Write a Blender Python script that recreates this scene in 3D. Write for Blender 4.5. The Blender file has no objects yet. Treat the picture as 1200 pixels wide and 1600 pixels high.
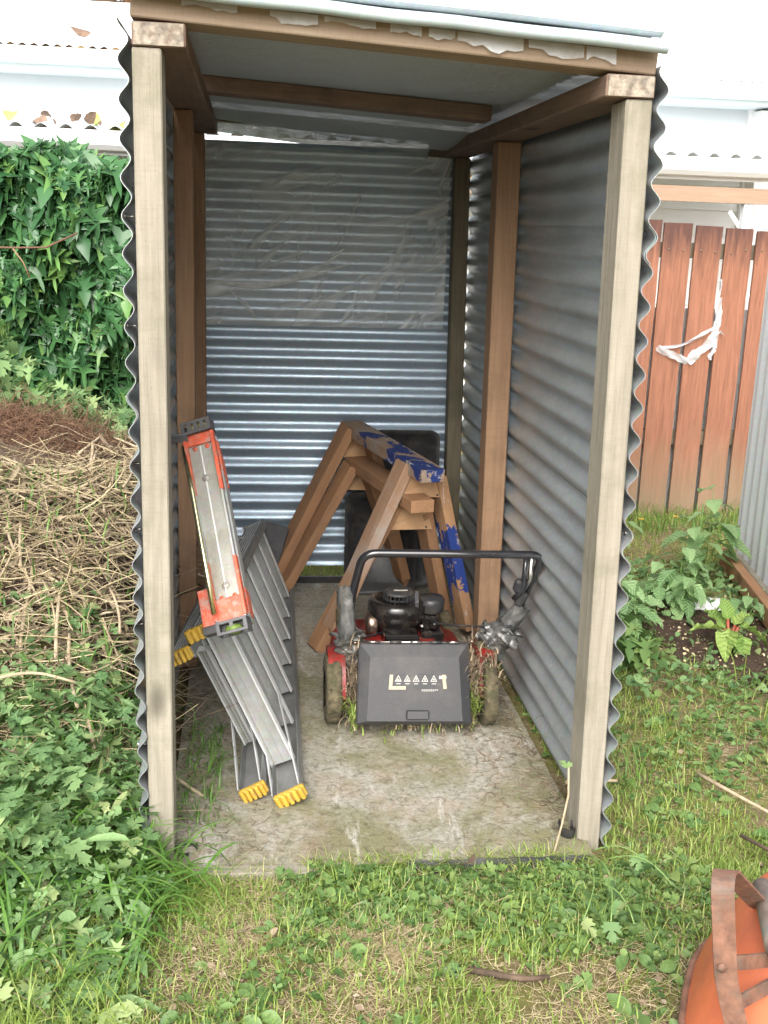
import bpy, math, random
import numpy as np
from mathutils import Vector, Matrix, Euler, noise
random.seed(7); rng = np.random.default_rng(7)
scene = bpy.context.scene
C = scene.collection
R = math.radians
# ------------------------------------------------------------------ camera, world, sun, exposure
cd = bpy.data.cameras.new('camera'); cam = bpy.data.objects.new('camera', cd); C.objects.link(cam)
cam.location = (.2413, -2.3867, 1.4789); cam.rotation_euler = (1.3191, -.0333, -.1167)
cd.sensor_fit = 'VERTICAL'; cd.sensor_height = 24; cd.lens = 24*1698.8/1600; cd.clip_start = .05; cd.clip_end = 500
scene.camera = cam
SUN_EL, SUN_AZ = 40, 195
w = bpy.data.worlds.new('World'); scene.world = w; w.use_nodes = True
nt = w.node_tree; nt.nodes.clear()
sky = nt.nodes.new('ShaderNodeTexSky'); sky.sky_type = 'NISHITA'; sky.sun_disc = False
sky.sun_elevation = R(SUN_EL); sky.sun_rotation = R(SUN_AZ); sky.dust_density = 4; sky.air_density = 1.0; sky.ozone_density = 1
hs = nt.nodes.new('ShaderNodeHueSaturation'); hs.inputs['Saturation'].default_value = .32; hs.inputs['Value'].default_value = 1.0
bg = nt.nodes.new('ShaderNodeBackground'); bg.inputs[1].default_value = .15
wo = nt.nodes.new('ShaderNodeOutputWorld')
nt.links.new(sky.outputs[0], hs.inputs['Color']); nt.links.new(hs.outputs[0], bg.inputs[0]); nt.links.new(bg.outputs[0], wo.inputs[0])
sd = bpy.data.lights.new('sun', 'SUN'); sd.energy = 1.5; sd.angle = R(60); sd.color = (1, .96, .9)
so = bpy.data.objects.new('sun', sd); C.objects.link(so)
# direction towards the sun: over the photographer's left shoulder, high
az = R(SUN_AZ); el = R(SUN_EL)
sv = Vector((math.sin(az)*math.cos(el), math.cos(az)*math.cos(el), math.sin(el)))
so.rotation_euler = sv.to_track_quat('Z', 'Y').to_euler()
vs = scene.view_settings; scene.display_settings.display_device = 'sRGB'
vs.view_transform = 'Standard'; vs.look = 'None'; vs.exposure = 1.35; vs.gamma = 1; vs.use_curve_mapping = False

# ------------------------------------------------------------------ materials
def mat_new(name):
    m = bpy.data.materials.new(name); m.use_nodes = True; t = m.node_tree
    return m, t, t.nodes, t.links, t.nodes['Principled BSDF']
def ramp(N, L, src, stops):
    r = N.new('ShaderNodeValToRGB'); e = r.color_ramp.elements
    while len(e) < len(stops): e.new(.5)
    for k, (p, c) in enumerate(stops):
        e[k].position = p; e[k].color = (*c, 1) if len(c) == 3 else c
    L.new(src, r.inputs[0]); return r.outputs[0]
def noise_tex(N, L, scale, detail=4, vec=None, vscale=None, rough=.55, dist=0):
    n = N.new('ShaderNodeTexNoise'); n.inputs['Scale'].default_value = scale; n.inputs['Detail'].default_value = detail
    n.inputs['Roughness'].default_value = rough; n.inputs['Distortion'].default_value = dist
    if vec is not None:
        if vscale:
            mp = N.new('ShaderNodeMapping'); mp.inputs['Scale'].default_value = vscale
            L.new(vec, mp.inputs[0]); vec = mp.outputs[0]
        L.new(vec, n.inputs['Vector'])
    return n.outputs['Fac']
def mixc(N, L, fac, a, b, mode='MIX'):
    m = N.new('ShaderNodeMix'); m.data_type = 'RGBA'; m.blend_type = mode
    for sock, v in ((m.inputs[0], fac), (m.inputs[6], a), (m.inputs[7], b)):
        if hasattr(v, 'default_value') or hasattr(v, 'links'): L.new(v, sock)
        elif isinstance(v, (int, float)): sock.default_value = v
        else: sock.default_value = (*v, 1)
    return m.outputs[2]
def math_n(N, L, op, a, b=0.0):
    m = N.new('ShaderNodeMath'); m.operation = op
    for s, v in ((m.inputs[0], a), (m.inputs[1], b)):
        if isinstance(v, (int, float)): s.default_value = v
        else: L.new(v, s)
    return m.outputs[0]
def bump(N, L, P, h, strength=.3, dist=.01):
    b = N.new('ShaderNodeBump'); b.inputs['Strength'].default_value = strength; b.inputs['Distance'].default_value = dist
    L.new(h, b.inputs['Height']); L.new(b.outputs[0], P.inputs['Normal'])
def coord(N, kind='Object'): return N.new('ShaderNodeTexCoord').outputs[kind]
def objrand(N): return N.new('ShaderNodeObjectInfo').outputs['Random']

def wood(name, light, dark, stain=None, stain_amt=.5, rough=.75, paint=None, paint_lo=.55, axis=2, grain=.35, band=(0, 0)):
    m, t, N, L, P = mat_new(name); v = coord(N)
    rv = objrand(N); off = N.new('ShaderNodeVectorMath'); off.operation = 'ADD'
    cb = N.new('ShaderNodeCombineXYZ'); s = math_n(N, L, 'MULTIPLY', rv, 37.0)
    for i in range(3): L.new(s, cb.inputs[i])
    L.new(v, off.inputs[0]); L.new(cb.outputs[0], off.inputs[1]); v = off.outputs[0]
    sc = [1, 1, 1]; sc[axis] = .045
    g1 = noise_tex(N, L, 95, 5, v, sc, .6, .4)
    sc2 = [1, 1, 1]; sc2[axis] = .12
    g2 = noise_tex(N, L, 20, 4, v, sc2, .55, .8)
    c = ramp(N, L, g1, [(.32, dark), (.62, light)])
    c = mixc(N, L, .55, c, ramp(N, L, g2, [(.3, dark), (.7, light)]))
    n3 = noise_tex(N, L, 5, 5, v, None, .65)
    if stain: c = mixc(N, L, ramp(N, L, n3, [(.5, (0, 0, 0)), (.72, (stain_amt,)*3)]), c, stain)
    sp = noise_tex(N, L, 180, 2, v)
    c = mixc(N, L, ramp(N, L, sp, [(.66, (0, 0, 0)), (.74, (.35,)*3)]), c, tuple(x*.4 for x in dark))
    sm_ = [22, 22, 22]; sm_[axis] = 230
    saw = noise_tex(N, L, 1, 2, v, sm_, .5)
    c = mixc(N, L, ramp(N, L, saw, [(.50, (0, 0, 0)), (.72, (.12,)*3)]), c, tuple(x*.55 for x in dark))
    kv = N.new('ShaderNodeTexVoronoi'); kv.inputs['Scale'].default_value = 5.5; km = N.new('ShaderNodeMapping'); ks = [1, 1, 1]; ks[axis] = .45; km.inputs['Scale'].default_value = ks
    L.new(v, km.inputs[0]); L.new(km.outputs[0], kv.inputs['Vector'])
    c = mixc(N, L, ramp(N, L, kv.outputs['Distance'], [(.05, (.8,)*3), (.12, (.25,)*3), (.16, (0, 0, 0))]), c, tuple(x*.45 for x in dark))
    if paint:
        pn = noise_tex(N, L, 9, 5, v, None, .6, .6)
        sz = N.new('ShaderNodeSeparateXYZ'); L.new(coord(N), sz.inputs[0])
        bz = math_n(N, L, 'SUBTRACT', pn, math_n(N, L, 'MULTIPLY', math_n(N, L, 'ABSOLUTE', math_n(N, L, 'SUBTRACT', sz.outputs[2], band[0])), band[1]))
        c = mixc(N, L, ramp(N, L, bz, [(paint_lo, (0, 0, 0)), (paint_lo+.015, (1, 1, 1))]), c, paint)
        wn = noise_tex(N, L, 30, 5, v, (1, 1, .3), .7, .6)
        c = mixc(N, L, ramp(N, L, wn, [(.60, (0, 0, 0)), (.66, (.7,)*3)]), c, (.5, .5, .52))
    L.new(c, P.inputs['Base Color']); P.inputs['Roughness'].default_value = rough
    P.inputs['Specular IOR Level'].default_value = .25
    bump(N, L, P, g1, grain, .004)
    return m
def plain(name, col, rough=.5, metal=0, spec=.5, nscale=25, var=.25, dirt=None, dirt_amt=.6, bmp=0, dscale=8, coat=0):
    m, t, N, L, P = mat_new(name); v = coord(N)
    n = noise_tex(N, L, nscale, 5, v, None, .6)
    c = ramp(N, L, n, [(.3, tuple(x*(1-var) for x in col)), (.7, tuple(min(1, x*(1+var)) for x in col))])
    if dirt:
        d = noise_tex(N, L, dscale, 6, v, None, .7)
        c = mixc(N, L, ramp(N, L, d, [(.48, (0, 0, 0)), (.68, (dirt_amt,)*3)]), c, dirt)
    L.new(c, P.inputs['Base Color']); P.inputs['Roughness'].default_value = rough; P.inputs['Metallic'].default_value = metal
    P.inputs['Specular IOR Level'].default_value = spec; P.inputs['Coat Weight'].default_value = coat
    if bmp: bump(N, L, P, n, bmp, .004)
    return m
def galv(name, col, rough=.42, dirt=(.12, .12, .11), dirt_amt=.5, spang=.15, metal=.75, streak=None, lines=0):
    m, t, N, L, P = mat_new(name); v = coord(N)
    vo = N.new('ShaderNodeTexVoronoi'); vo.inputs['Scale'].default_value = 90; L.new(v, vo.inputs['Vector'])
    c = mixc(N, L, spang, col, vo.outputs['Color'], 'OVERLAY')
    d = noise_tex(N, L, 6, 7, v, streak or (1, .35, 1), .7, .5)
    c = mixc(N, L, ramp(N, L, d, [(.42, (0, 0, 0)), (.75, (dirt_amt,)*3)]), c, dirt)
    d2 = noise_tex(N, L, 60, 4, v, None, .7)
    c = mixc(N, L, ramp(N, L, d2, [(.58, (0, 0, 0)), (.75, (.4,)*3)]), c, tuple(min(1, x*1.5) for x in col))
    L.new(c, P.inputs['Base Color']); P.inputs['Metallic'].default_value = metal
    rr = N.new('ShaderNodeMapRange'); L.new(d, rr.inputs[0]); rr.inputs[3].default_value = rough-.1; rr.inputs[4].default_value = rough+.2
    L.new(rr.outputs[0], P.inputs['Roughness']); bump(N, L, P, d2, .06, .001)
    return m
def leafmat(name, a, b, c3=None, rough=.45, trans=.35, vein=False):
    """colour picked per leaf between a, b (and c3)"""
    m, t, N, L, P = mat_new(name)
    at = N.new('ShaderNodeAttribute'); at.attribute_name = 'rnd'
    s = math_n(N, L, 'FRACT', math_n(N, L, 'ADD', at.outputs['Fac'], objrand(N)))
    st = [(0, a), (.8, b)] + ([(1, c3)] if c3 else [])
    c = ramp(N, L, s, st)
    n = noise_tex(N, L, 130, 3, coord(N))
    c = mixc(N, L, ramp(N, L, n, [(.4, (0, 0, 0)), (.7, (.35,)*3)]), c, tuple(min(1, x*1.5+.01) for x in b))
    if vein:
        sx = N.new('ShaderNodeSeparateXYZ'); L.new(coord(N), sx.inputs[0]); ax_ = math_n(N, L, 'ABSOLUTE', sx.outputs[0])
        ph_ = math_n(N, L, 'SUBTRACT', sx.outputs[1], math_n(N, L, 'MULTIPLY', ax_, .75))
        sn = math_n(N, L, 'ABSOLUTE', math_n(N, L, 'SINE', math_n(N, L, 'MULTIPLY', ph_, 24.0)))
        vm = math_n(N, L, 'MINIMUM', sn, math_n(N, L, 'MULTIPLY', ax_, 22.0))
        c = mixc(N, L, ramp(N, L, vm, [(0, (.55,)*3), (.3, (0, 0, 0))]), c, tuple(min(1, x*1.6+.04) for x in b))
        bump(N, L, P, vm, .5, .03)
    L.new(c, P.inputs['Base Color']); P.inputs['Roughness'].default_value = rough; P.inputs['Specular IOR Level'].default_value = .4
    tr = N.new('ShaderNodeBsdfTranslucent'); hs = N.new('ShaderNodeHueSaturation'); hs.inputs['Value'].default_value = 1.5; hs.inputs['Hue'].default_value = .485
    L.new(c, hs.inputs['Color']); L.new(hs.outputs[0], tr.inputs[0])
    mx = N.new('ShaderNodeMixShader'); mx.inputs[0].default_value = trans
    L.new(P.outputs[0], mx.inputs[1]); L.new(tr.outputs[0], mx.inputs[2]); L.new(mx.outputs[0], N['Material Output'].inputs[0])
    return m

M = {}
M['post'] = wood('weathered_timber', (.32, .29, .235), (.20, .18, .14), (.13, .125, .075), .6, .85, grain=.9)  # weathered, and paler than the inner posts to carry the lit front faces
M['post_brown'] = wood('brown_treated_timber', (.33, .205, .125), (.21, .125, .075), (.12, .08, .05), .5)
M['post_dark'] = wood('dark_green_treated_timber', (.19, .16, .11), (.10, .085, .06), (.06, .07, .04), .5)
M['rail'] = wood('purplish_treated_timber', (.27, .185, .14), (.16, .11, .085), (.09, .06, .05), .6)
M['beam'] = wood('sawn_pine_beam', (.37, .29, .215), (.25, .18, .125), (.25, .15, .11), .5)
M['pine'] = wood('pine', (.36, .205, .11), (.24, .125, .065), (.16, .10, .07), .5)
M['pine_dirty'] = wood('paint_smeared_pine', (.34, .215, .135), (.23, .135, .085), (.35, .33, .31), .7)
M['pine_blue'] = wood('pine_blue_paint', (.32, .22, .15), (.21, .145, .105), (.35, .34, .33), .7, paint=(.018, .035, .14), paint_lo=.48, band=(-.12, .30))
M['bluep'] = wood('blue_painted_pine', (.40, .24, .13), (.26, .14, .07), (.16, .10, .07), .5, paint=(.018, .040, .18), paint_lo=.40, band=(-.02, 1.3))
M['ply'] = plain('plywood', (.40, .24, .125), .7, nscale=12, var=.2, dirt=(.2, .13, .08), dirt_amt=.4)
M['endgrain'] = plain('rough_end_grain', (.29, .25, .20), .9, nscale=60, var=.5, bmp=.9, dirt=(.12, .07, .05), dirt_amt=.8, dscale=45)
M['galv_side'] = galv('galvanised_side', (.44, .475, .49), .33, (.17, .185, .18), .5, metal=.55, spang=.07)
M['galv_back'] = galv('galvanised_back', (.46, .56, .66), .36, (.18, .21, .25), .35, metal=.65, spang=.07, streak=(.35, 1, 1))
M['galv_white'] = galv('pale_corrugated', (.62, .66, .68), .5, (.45, .45, .43), .6, .1, .3, streak=(1, 1, .1))
M['flashing'] = galv('blue_grey_flashing', (.48, .57, .60), .4, (.3, .36, .38), .4, .05, .3)
M['alu'] = galv('aluminium', (.40, .41, .40), .42, (.15, .14, .10), .55, .06, .35, streak=(1, 1, 1))
M['alu_bright'] = galv('bright_aluminium', (.72, .73, .73), .35, (.22, .2, .17), .35, .04, .35, streak=(1, 1, 1))
M['alu_dark'] = galv('dark_weathered_aluminium', (.26, .265, .265), .45, (.10, .10, .08), .6, .04, .4, streak=(1, 1, 1))  # darker tone sets the stiles off from the floor
M['alu_dull'] = galv('dull_channel', (.34, .34, .31), .55, (.13, .11, .07), .8, .06, .45, streak=(1, 1, 1))
M['zinc'] = plain('yellow_zinc', (.62, .58, .36), .25, 1, var=.3)
M['orange'] = plain('orange_red_paint', (.50, .085, .04), .45, nscale=40, var=.3, dirt=(.30, .26, .22), dirt_amt=.85, dscale=55)
M['capblack'] = plain('grey_plastic_cap', (.07, .07, .075), .5, dirt=(.2, .2, .18), dirt_amt=.5)
M['yellow'] = plain('yellow_rubber', (.50, .31, .035), .6, dirt=(.20, .14, .06), dirt_amt=.8, dscale=50, bmp=.3)
M['black'] = plain('black_plastic', (.025, .025, .028), .42, dirt=(.10, .09, .07), dirt_amt=.5, dscale=20)
M['black_gloss'] = plain('oily_black_enamel', (.012, .011, .011), .22, dirt=(.07, .055, .04), dirt_amt=.5, dscale=25, coat=.3)
M['tube'] = plain('black_gloss_tube', (.018, .018, .022), .16, coat=.7, dirt=(.06, .05, .05), dirt_amt=.3)
M['flap'] = plain('charcoal_moulded_plastic', (.032, .032, .035), .45, nscale=300, var=.3, dirt=(.12, .10, .08), dirt_amt=.35, bmp=.12, dscale=5)
M['red'] = plain('red_enamel', (.22, .014, .012), .4, dirt=(.07, .045, .03), dirt_amt=.9, dscale=22)
M['mud'] = plain('dried_clippings', (.095, .078, .045), .95, nscale=60, var=.6, dirt=(.045, .05, .022), dirt_amt=.9, dscale=25, bmp=1)
M['tape'] = plain('grey_duct_tape', (.13, .13, .125), .34, metal=.3, nscale=30, var=.35, dirt=(.08, .07, .05), dirt_amt=.7, bmp=1)
M['steel'] = plain('steel', (.5, .48, .46), .3, 1, dirt=(.22, .12, .07), dirt_amt=.8)
M['exhaust'] = plain('browned_steel', (.30, .22, .17), .3, .9, dirt=(.09, .05, .035), dirt_amt=.8)
M['white_print'] = plain('white_print', (.42, .41, .38), .6, var=.05)
M['cream_print'] = plain('cream_sticker', (.42, .34, .23), .6, var=.2, nscale=60)
M['rust'] = plain('rusty_flat_bar', (.17, .085, .055), .75, nscale=35, var=.45, dirt=(.09, .10, .085), dirt_amt=.6, dscale=22, bmp=.5)
M['rust_pale'] = plain('worn_frame_tube', (.22, .17, .14), .6, nscale=30, var=.4, dirt=(.12, .18, .16), dirt_amt=.7, dscale=20, bmp=.4)
M['tray'] = plain('faded_orange_red_tray', (.58, .15, .065), .5, nscale=6, var=.15, dirt=(.36, .10, .06), dirt_amt=.6, dscale=9, bmp=.05)
M['house'] = plain('white_paint', (.80, .80, .80), .6, var=.02, nscale=3)
M['house_grey'] = plain('pale_grey_paint', (.62, .65, .68), .6, var=.03, nscale=3)
M['soffit'] = plain('blue_white_paint', (.70, .78, .80), .5, var=.03, nscale=3)
M['roof_white'] = plain('white_roofing', (.8, .82, .82), .5, var=.03, dirt=(.6, .62, .6), dirt_amt=.3)
M['tan'] = wood('tan_verandah_beam', (.34, .24, .17), (.27, .18, .125), axis=0)
M['mulchy'] = plain('brown_leaf', (.20, .13, .09), .8, var=.4)
M['yellowleaf'] = plain('yellow_leaf', (.40, .42, .10), .6, var=.2)
M['hose'] = plain('black_membrane', (.02, .02, .022), .5, bmp=.2, dirt=(.08, .07, .06), dirt_amt=.4)
# film materials
def film(name, col, alpha, rough=.35, bump_s=.5, tlu=.4):
    m, t, N, L, P = mat_new(name); v = coord(N)
    n = noise_tex(N, L, 5, 5, v, None, .6, 1.0)
    n2 = noise_tex(N, L, 22, 4, v, None, .6, 1.0)
    P.inputs['Base Color'].default_value = (*col, 1); P.inputs['Roughness'].default_value = rough
    bump(N, L, P, n2, bump_s, .02)
    tr = N.new('ShaderNodeBsdfTransparent'); tl = N.new('ShaderNodeBsdfTranslucent'); tl.inputs[0].default_value = (*col, 1)
    m1 = N.new('ShaderNodeMixShader'); m1.inputs[0].default_value = tlu; L.new(P.outputs[0], m1.inputs[1]); L.new(tl.outputs[0], m1.inputs[2])
    mx = N.new('ShaderNodeMixShader'); L.new(ramp(N, L, n, [(.35, (alpha[0],)*3), (.7, (alpha[1],)*3)]), mx.inputs[0])
    L.new(tr.outputs[0], mx.inputs[1]); L.new(m1.outputs[0], mx.inputs[2]); L.new(mx.outputs[0], N['Material Output'].inputs[0])
    return m
M['film'] = film('milky_plastic_film', (.42, .46, .48), (.93, 1.0), .4, .5, .05)
M['film_clear'] = film('clear_plastic_film', (.50, .52, .49), (.22, .50), .3, .3)
def creased_glare():  # white crease lines paint the film's glare streaks in as opacity
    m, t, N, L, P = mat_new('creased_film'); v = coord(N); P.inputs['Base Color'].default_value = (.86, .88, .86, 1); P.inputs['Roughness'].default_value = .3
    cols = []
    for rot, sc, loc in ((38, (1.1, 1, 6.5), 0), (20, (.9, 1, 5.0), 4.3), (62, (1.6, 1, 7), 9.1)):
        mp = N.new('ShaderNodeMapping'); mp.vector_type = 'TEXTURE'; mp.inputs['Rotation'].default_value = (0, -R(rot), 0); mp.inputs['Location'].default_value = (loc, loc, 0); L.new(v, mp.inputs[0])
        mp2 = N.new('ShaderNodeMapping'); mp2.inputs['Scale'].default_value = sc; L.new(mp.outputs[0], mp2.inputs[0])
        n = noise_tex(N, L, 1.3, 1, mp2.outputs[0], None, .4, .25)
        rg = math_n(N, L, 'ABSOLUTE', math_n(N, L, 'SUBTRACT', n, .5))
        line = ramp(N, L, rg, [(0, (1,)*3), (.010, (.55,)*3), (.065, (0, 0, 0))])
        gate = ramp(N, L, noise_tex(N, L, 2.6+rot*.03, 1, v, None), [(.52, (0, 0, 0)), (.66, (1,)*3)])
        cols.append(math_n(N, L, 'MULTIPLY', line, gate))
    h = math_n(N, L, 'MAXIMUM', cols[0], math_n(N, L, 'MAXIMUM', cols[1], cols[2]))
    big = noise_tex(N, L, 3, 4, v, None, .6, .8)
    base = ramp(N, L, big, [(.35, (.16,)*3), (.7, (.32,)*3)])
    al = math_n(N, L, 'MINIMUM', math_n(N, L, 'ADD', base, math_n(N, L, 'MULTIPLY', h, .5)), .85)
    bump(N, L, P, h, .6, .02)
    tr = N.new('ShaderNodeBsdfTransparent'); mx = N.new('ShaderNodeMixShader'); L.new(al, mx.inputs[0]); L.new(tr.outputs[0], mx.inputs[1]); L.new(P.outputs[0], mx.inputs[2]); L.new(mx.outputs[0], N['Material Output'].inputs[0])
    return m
M['film_creased'] = creased_glare()
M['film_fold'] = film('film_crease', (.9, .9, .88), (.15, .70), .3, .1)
M['film_white'] = film('torn_white_plastic', (.80, .83, .85), (.55, .92), .3, .5)
# greens
M['grass'] = leafmat('grass', (.10, .17, .03), (.28, .38, .085), (.50, .48, .20), .5)
M['grass_long'] = leafmat('long_grass', (.05, .13, .022), (.13, .26, .05), (.20, .30, .08), .4)
M['straw'] = leafmat('straw', (.36, .28, .16), (.54, .45, .28), (.24, .16, .09), .7, .1)
M['straw_dark'] = leafmat('dark_straw', (.08, .055, .04), (.26, .20, .13), (.42, .36, .26), .8, .05)
M['weed'] = leafmat('weed_leaf', (.06, .13, .036), (.17, .27, .085), (.26, .34, .11), .5)
M['ivy'] = leafmat('ivy_leaf', (.022, .075, .03), (.075, .19, .065), (.18, .33, .085), .30, .25)
M['butter'] = leafmat('lobed_leaf', (.055, .13, .045), (.21, .33, .13), (.36, .42, .18), .6)
M['potato'] = leafmat('broad_leaf', (.11, .22, .08), (.28, .42, .19), None, .42, .3, True)
M['chard'] = leafmat('lettuce_leaf', (.13, .25, .05), (.27, .38, .10), None, .45, .3, True)
M['redstem'] = plain('red_stem', (.24, .05, .025), .5)
M['stem'] = plain('green_stem', (.16, .26, .07), .5, var=.3)
M['conifer'] = leafmat('conifer', (.035, .09, .015), (.09, .17, .03), (.16, .20, .05), .7, .1)
M['twig'] = leafmat('reddish_twig', (.085, .045, .03), (.20, .11, .065), (.35, .22, .13), .8, .05)
M['stalk'] = wood('dry_stalk', (.50, .41, .28), (.30, .23, .15), (.2, .14, .09), .5)
M['bark'] = plain('bark', (.09, .06, .04), .9, var=.5, bmp=.6)
M['rosemary'] = leafmat('grey_green_needle', (.16, .22, .15), (.32, .38, .28), None, .7, .1)
M['brownhill'] = leafmat('brown_foliage', (.13, .07, .05), (.26, .16, .07), (.16, .16, .05), .8, .1)

# paling: orange stain, dark bleed at the top, green grey rot at the bottom
def paling_mat():
    m, t, N, L, P = mat_new('red_stained_paling'); v = coord(N)
    rv = objrand(N); off = N.new('ShaderNodeVectorMath'); off.operation = 'ADD'
    cb = N.new('ShaderNodeCombineXYZ'); s = math_n(N, L, 'MULTIPLY', rv, 37.0)
    L.new(s, cb.inputs[0]); L.new(s, cb.inputs[1]); L.new(v, off.inputs[0]); L.new(cb.outputs[0], off.inputs[1]); vv = off.outputs[0]
    g = noise_tex(N, L, 75, 6, vv, (1, 1, .06), .7, .3)
    c = ramp(N, L, g, [(.3, (.18, .080, .050)), (.72, (.32, .145, .09))])
    sx = N.new('ShaderNodeSeparateXYZ'); L.new(v, sx.inputs[0]); z = sx.outputs[2]
    st = noise_tex(N, L, 40, 4, vv, (1, 1, .12), .6)
    top = math_n(N, L, 'ADD', z, math_n(N, L, 'MULTIPLY', st, .42))
    c = mixc(N, L, ramp(N, L, math_n(N, L, 'SUBTRACT', top, 1.0), [(.56, (0, 0, 0)), (.76, (.88,)*3)]), c, (.075, .04, .035))
    low = math_n(N, L, 'ADD', z, math_n(N, L, 'MULTIPLY', noise_tex(N, L, 12, 5, vv, (1, 1, .3), .65), .5))
    c = mixc(N, L, ramp(N, L, low, [(.25, (.9,)*3), (.72, (0, 0, 0))]), c, (.22, .17, .11))
    L.new(c, P.inputs['Base Color']); P.inputs['Roughness'].default_value = .85; P.inputs['Specular IOR Level'].default_value = .2
    bump(N, L, P, g, .5, .004)
    return m
M['paling'] = paling_mat()
def concrete():
    m, t, N, L, P = mat_new('mossy_concrete'); v = coord(N)
    n = noise_tex(N, L, 3.2, 8, v, None, .68, .6); f = noise_tex(N, L, 70, 6, v, None, .7); md = noise_tex(N, L, 14, 6, v, (1, .6, 1), .7, .7)
    c = ramp(N, L, f, [(.28, (.22, .21, .17)), (.72, (.43, .415, .36))])
    c = mixc(N, L, ramp(N, L, md, [(.45, (0, 0, 0)), (.68, (.6,)*3)]), c, (.30, .22, .15))
    sx = N.new('ShaderNodeSeparateXYZ'); L.new(v, sx.inputs[0])
    fr_ = math_n(N, L, 'SUBTRACT', n, math_n(N, L, 'MULTIPLY', sx.outputs[1], .10))
    c = mixc(N, L, ramp(N, L, fr_, [(.40, (0, 0, 0)), (.55, (.8,)*3)]), c, (.16, .155, .07))
    rd = noise_tex(N, L, 4, 6, v, (1, .5, 1), .7, .8)
    c = mixc(N, L, ramp(N, L, rd, [(.56, (0, 0, 0)), (.68, (.35,)*3)]), c, (.20, .14, .09))
    n2 = noise_tex(N, L, 7, 8, v, None, .75, 1.2)
    c = mixc(N, L, ramp(N, L, n2, [(.55, (0, 0, 0)), (.68, (.7,)*3)]), c, (.15, .13, .08))
    w2 = noise_tex(N, L, 5, 8, v, (2.2, .5, 1), .75, .4)
    c = mixc(N, L, ramp(N, L, w2, [(.57, (0, 0, 0)), (.68, (.8,)*3)]), c, (.55, .53, .49))
    sp = noise_tex(N, L, 38, 8, v, None, .8, .8)
    c = mixc(N, L, ramp(N, L, sp, [(.50, (0, 0, 0)), (.60, (.65,)*3)]), c, (.10, .085, .055))
    sp2 = noise_tex(N, L, 24, 8, v, (1, 1, 1), .8)
    c = mixc(N, L, ramp(N, L, sp2, [(.57, (0, 0, 0)), (.70, (.4,)*3)]), c, (.48, .46, .42))
    L.new(c, P.inputs['Base Color']); P.inputs['Roughness'].default_value = .92; P.inputs['Specular IOR Level'].default_value = .2
    bump(N, L, P, f, .8, .006)
    return m
M['concrete'] = concrete()
def soil(name, a, b, mossc):
    m, t, N, L, P = mat_new(name); v = coord(N)
    f = noise_tex(N, L, 55, 7, v, None, .7); n = noise_tex(N, L, 3.5, 6, v, None, .65); n2 = noise_tex(N, L, 9, 6, v, None, .7)
    c = ramp(N, L, f, [(.3, a), (.7, b)])
    c = mixc(N, L, ramp(N, L, n, [(.42, (0, 0, 0)), (.6, (.75,)*3)]), c, mossc)
    c = mixc(N, L, ramp(N, L, n2, [(.55, (0, 0, 0)), (.7, (.7,)*3)]), c, (.20, .135, .08))
    L.new(c, P.inputs['Base Color']); P.inputs['Roughness'].default_value = .95; P.inputs['Specular IOR Level'].default_value = .15
    bump(N, L, P, f, .9, .02)
    return m
M['soil'] = soil('lawn_soil', (.15, .105, .06), (.33, .26, .16), (.19, .20, .05))
M['potting'] = soil('dark_mulch_soil', (.035, .022, .016), (.12, .08, .06), (.06, .04, .03))

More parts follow.
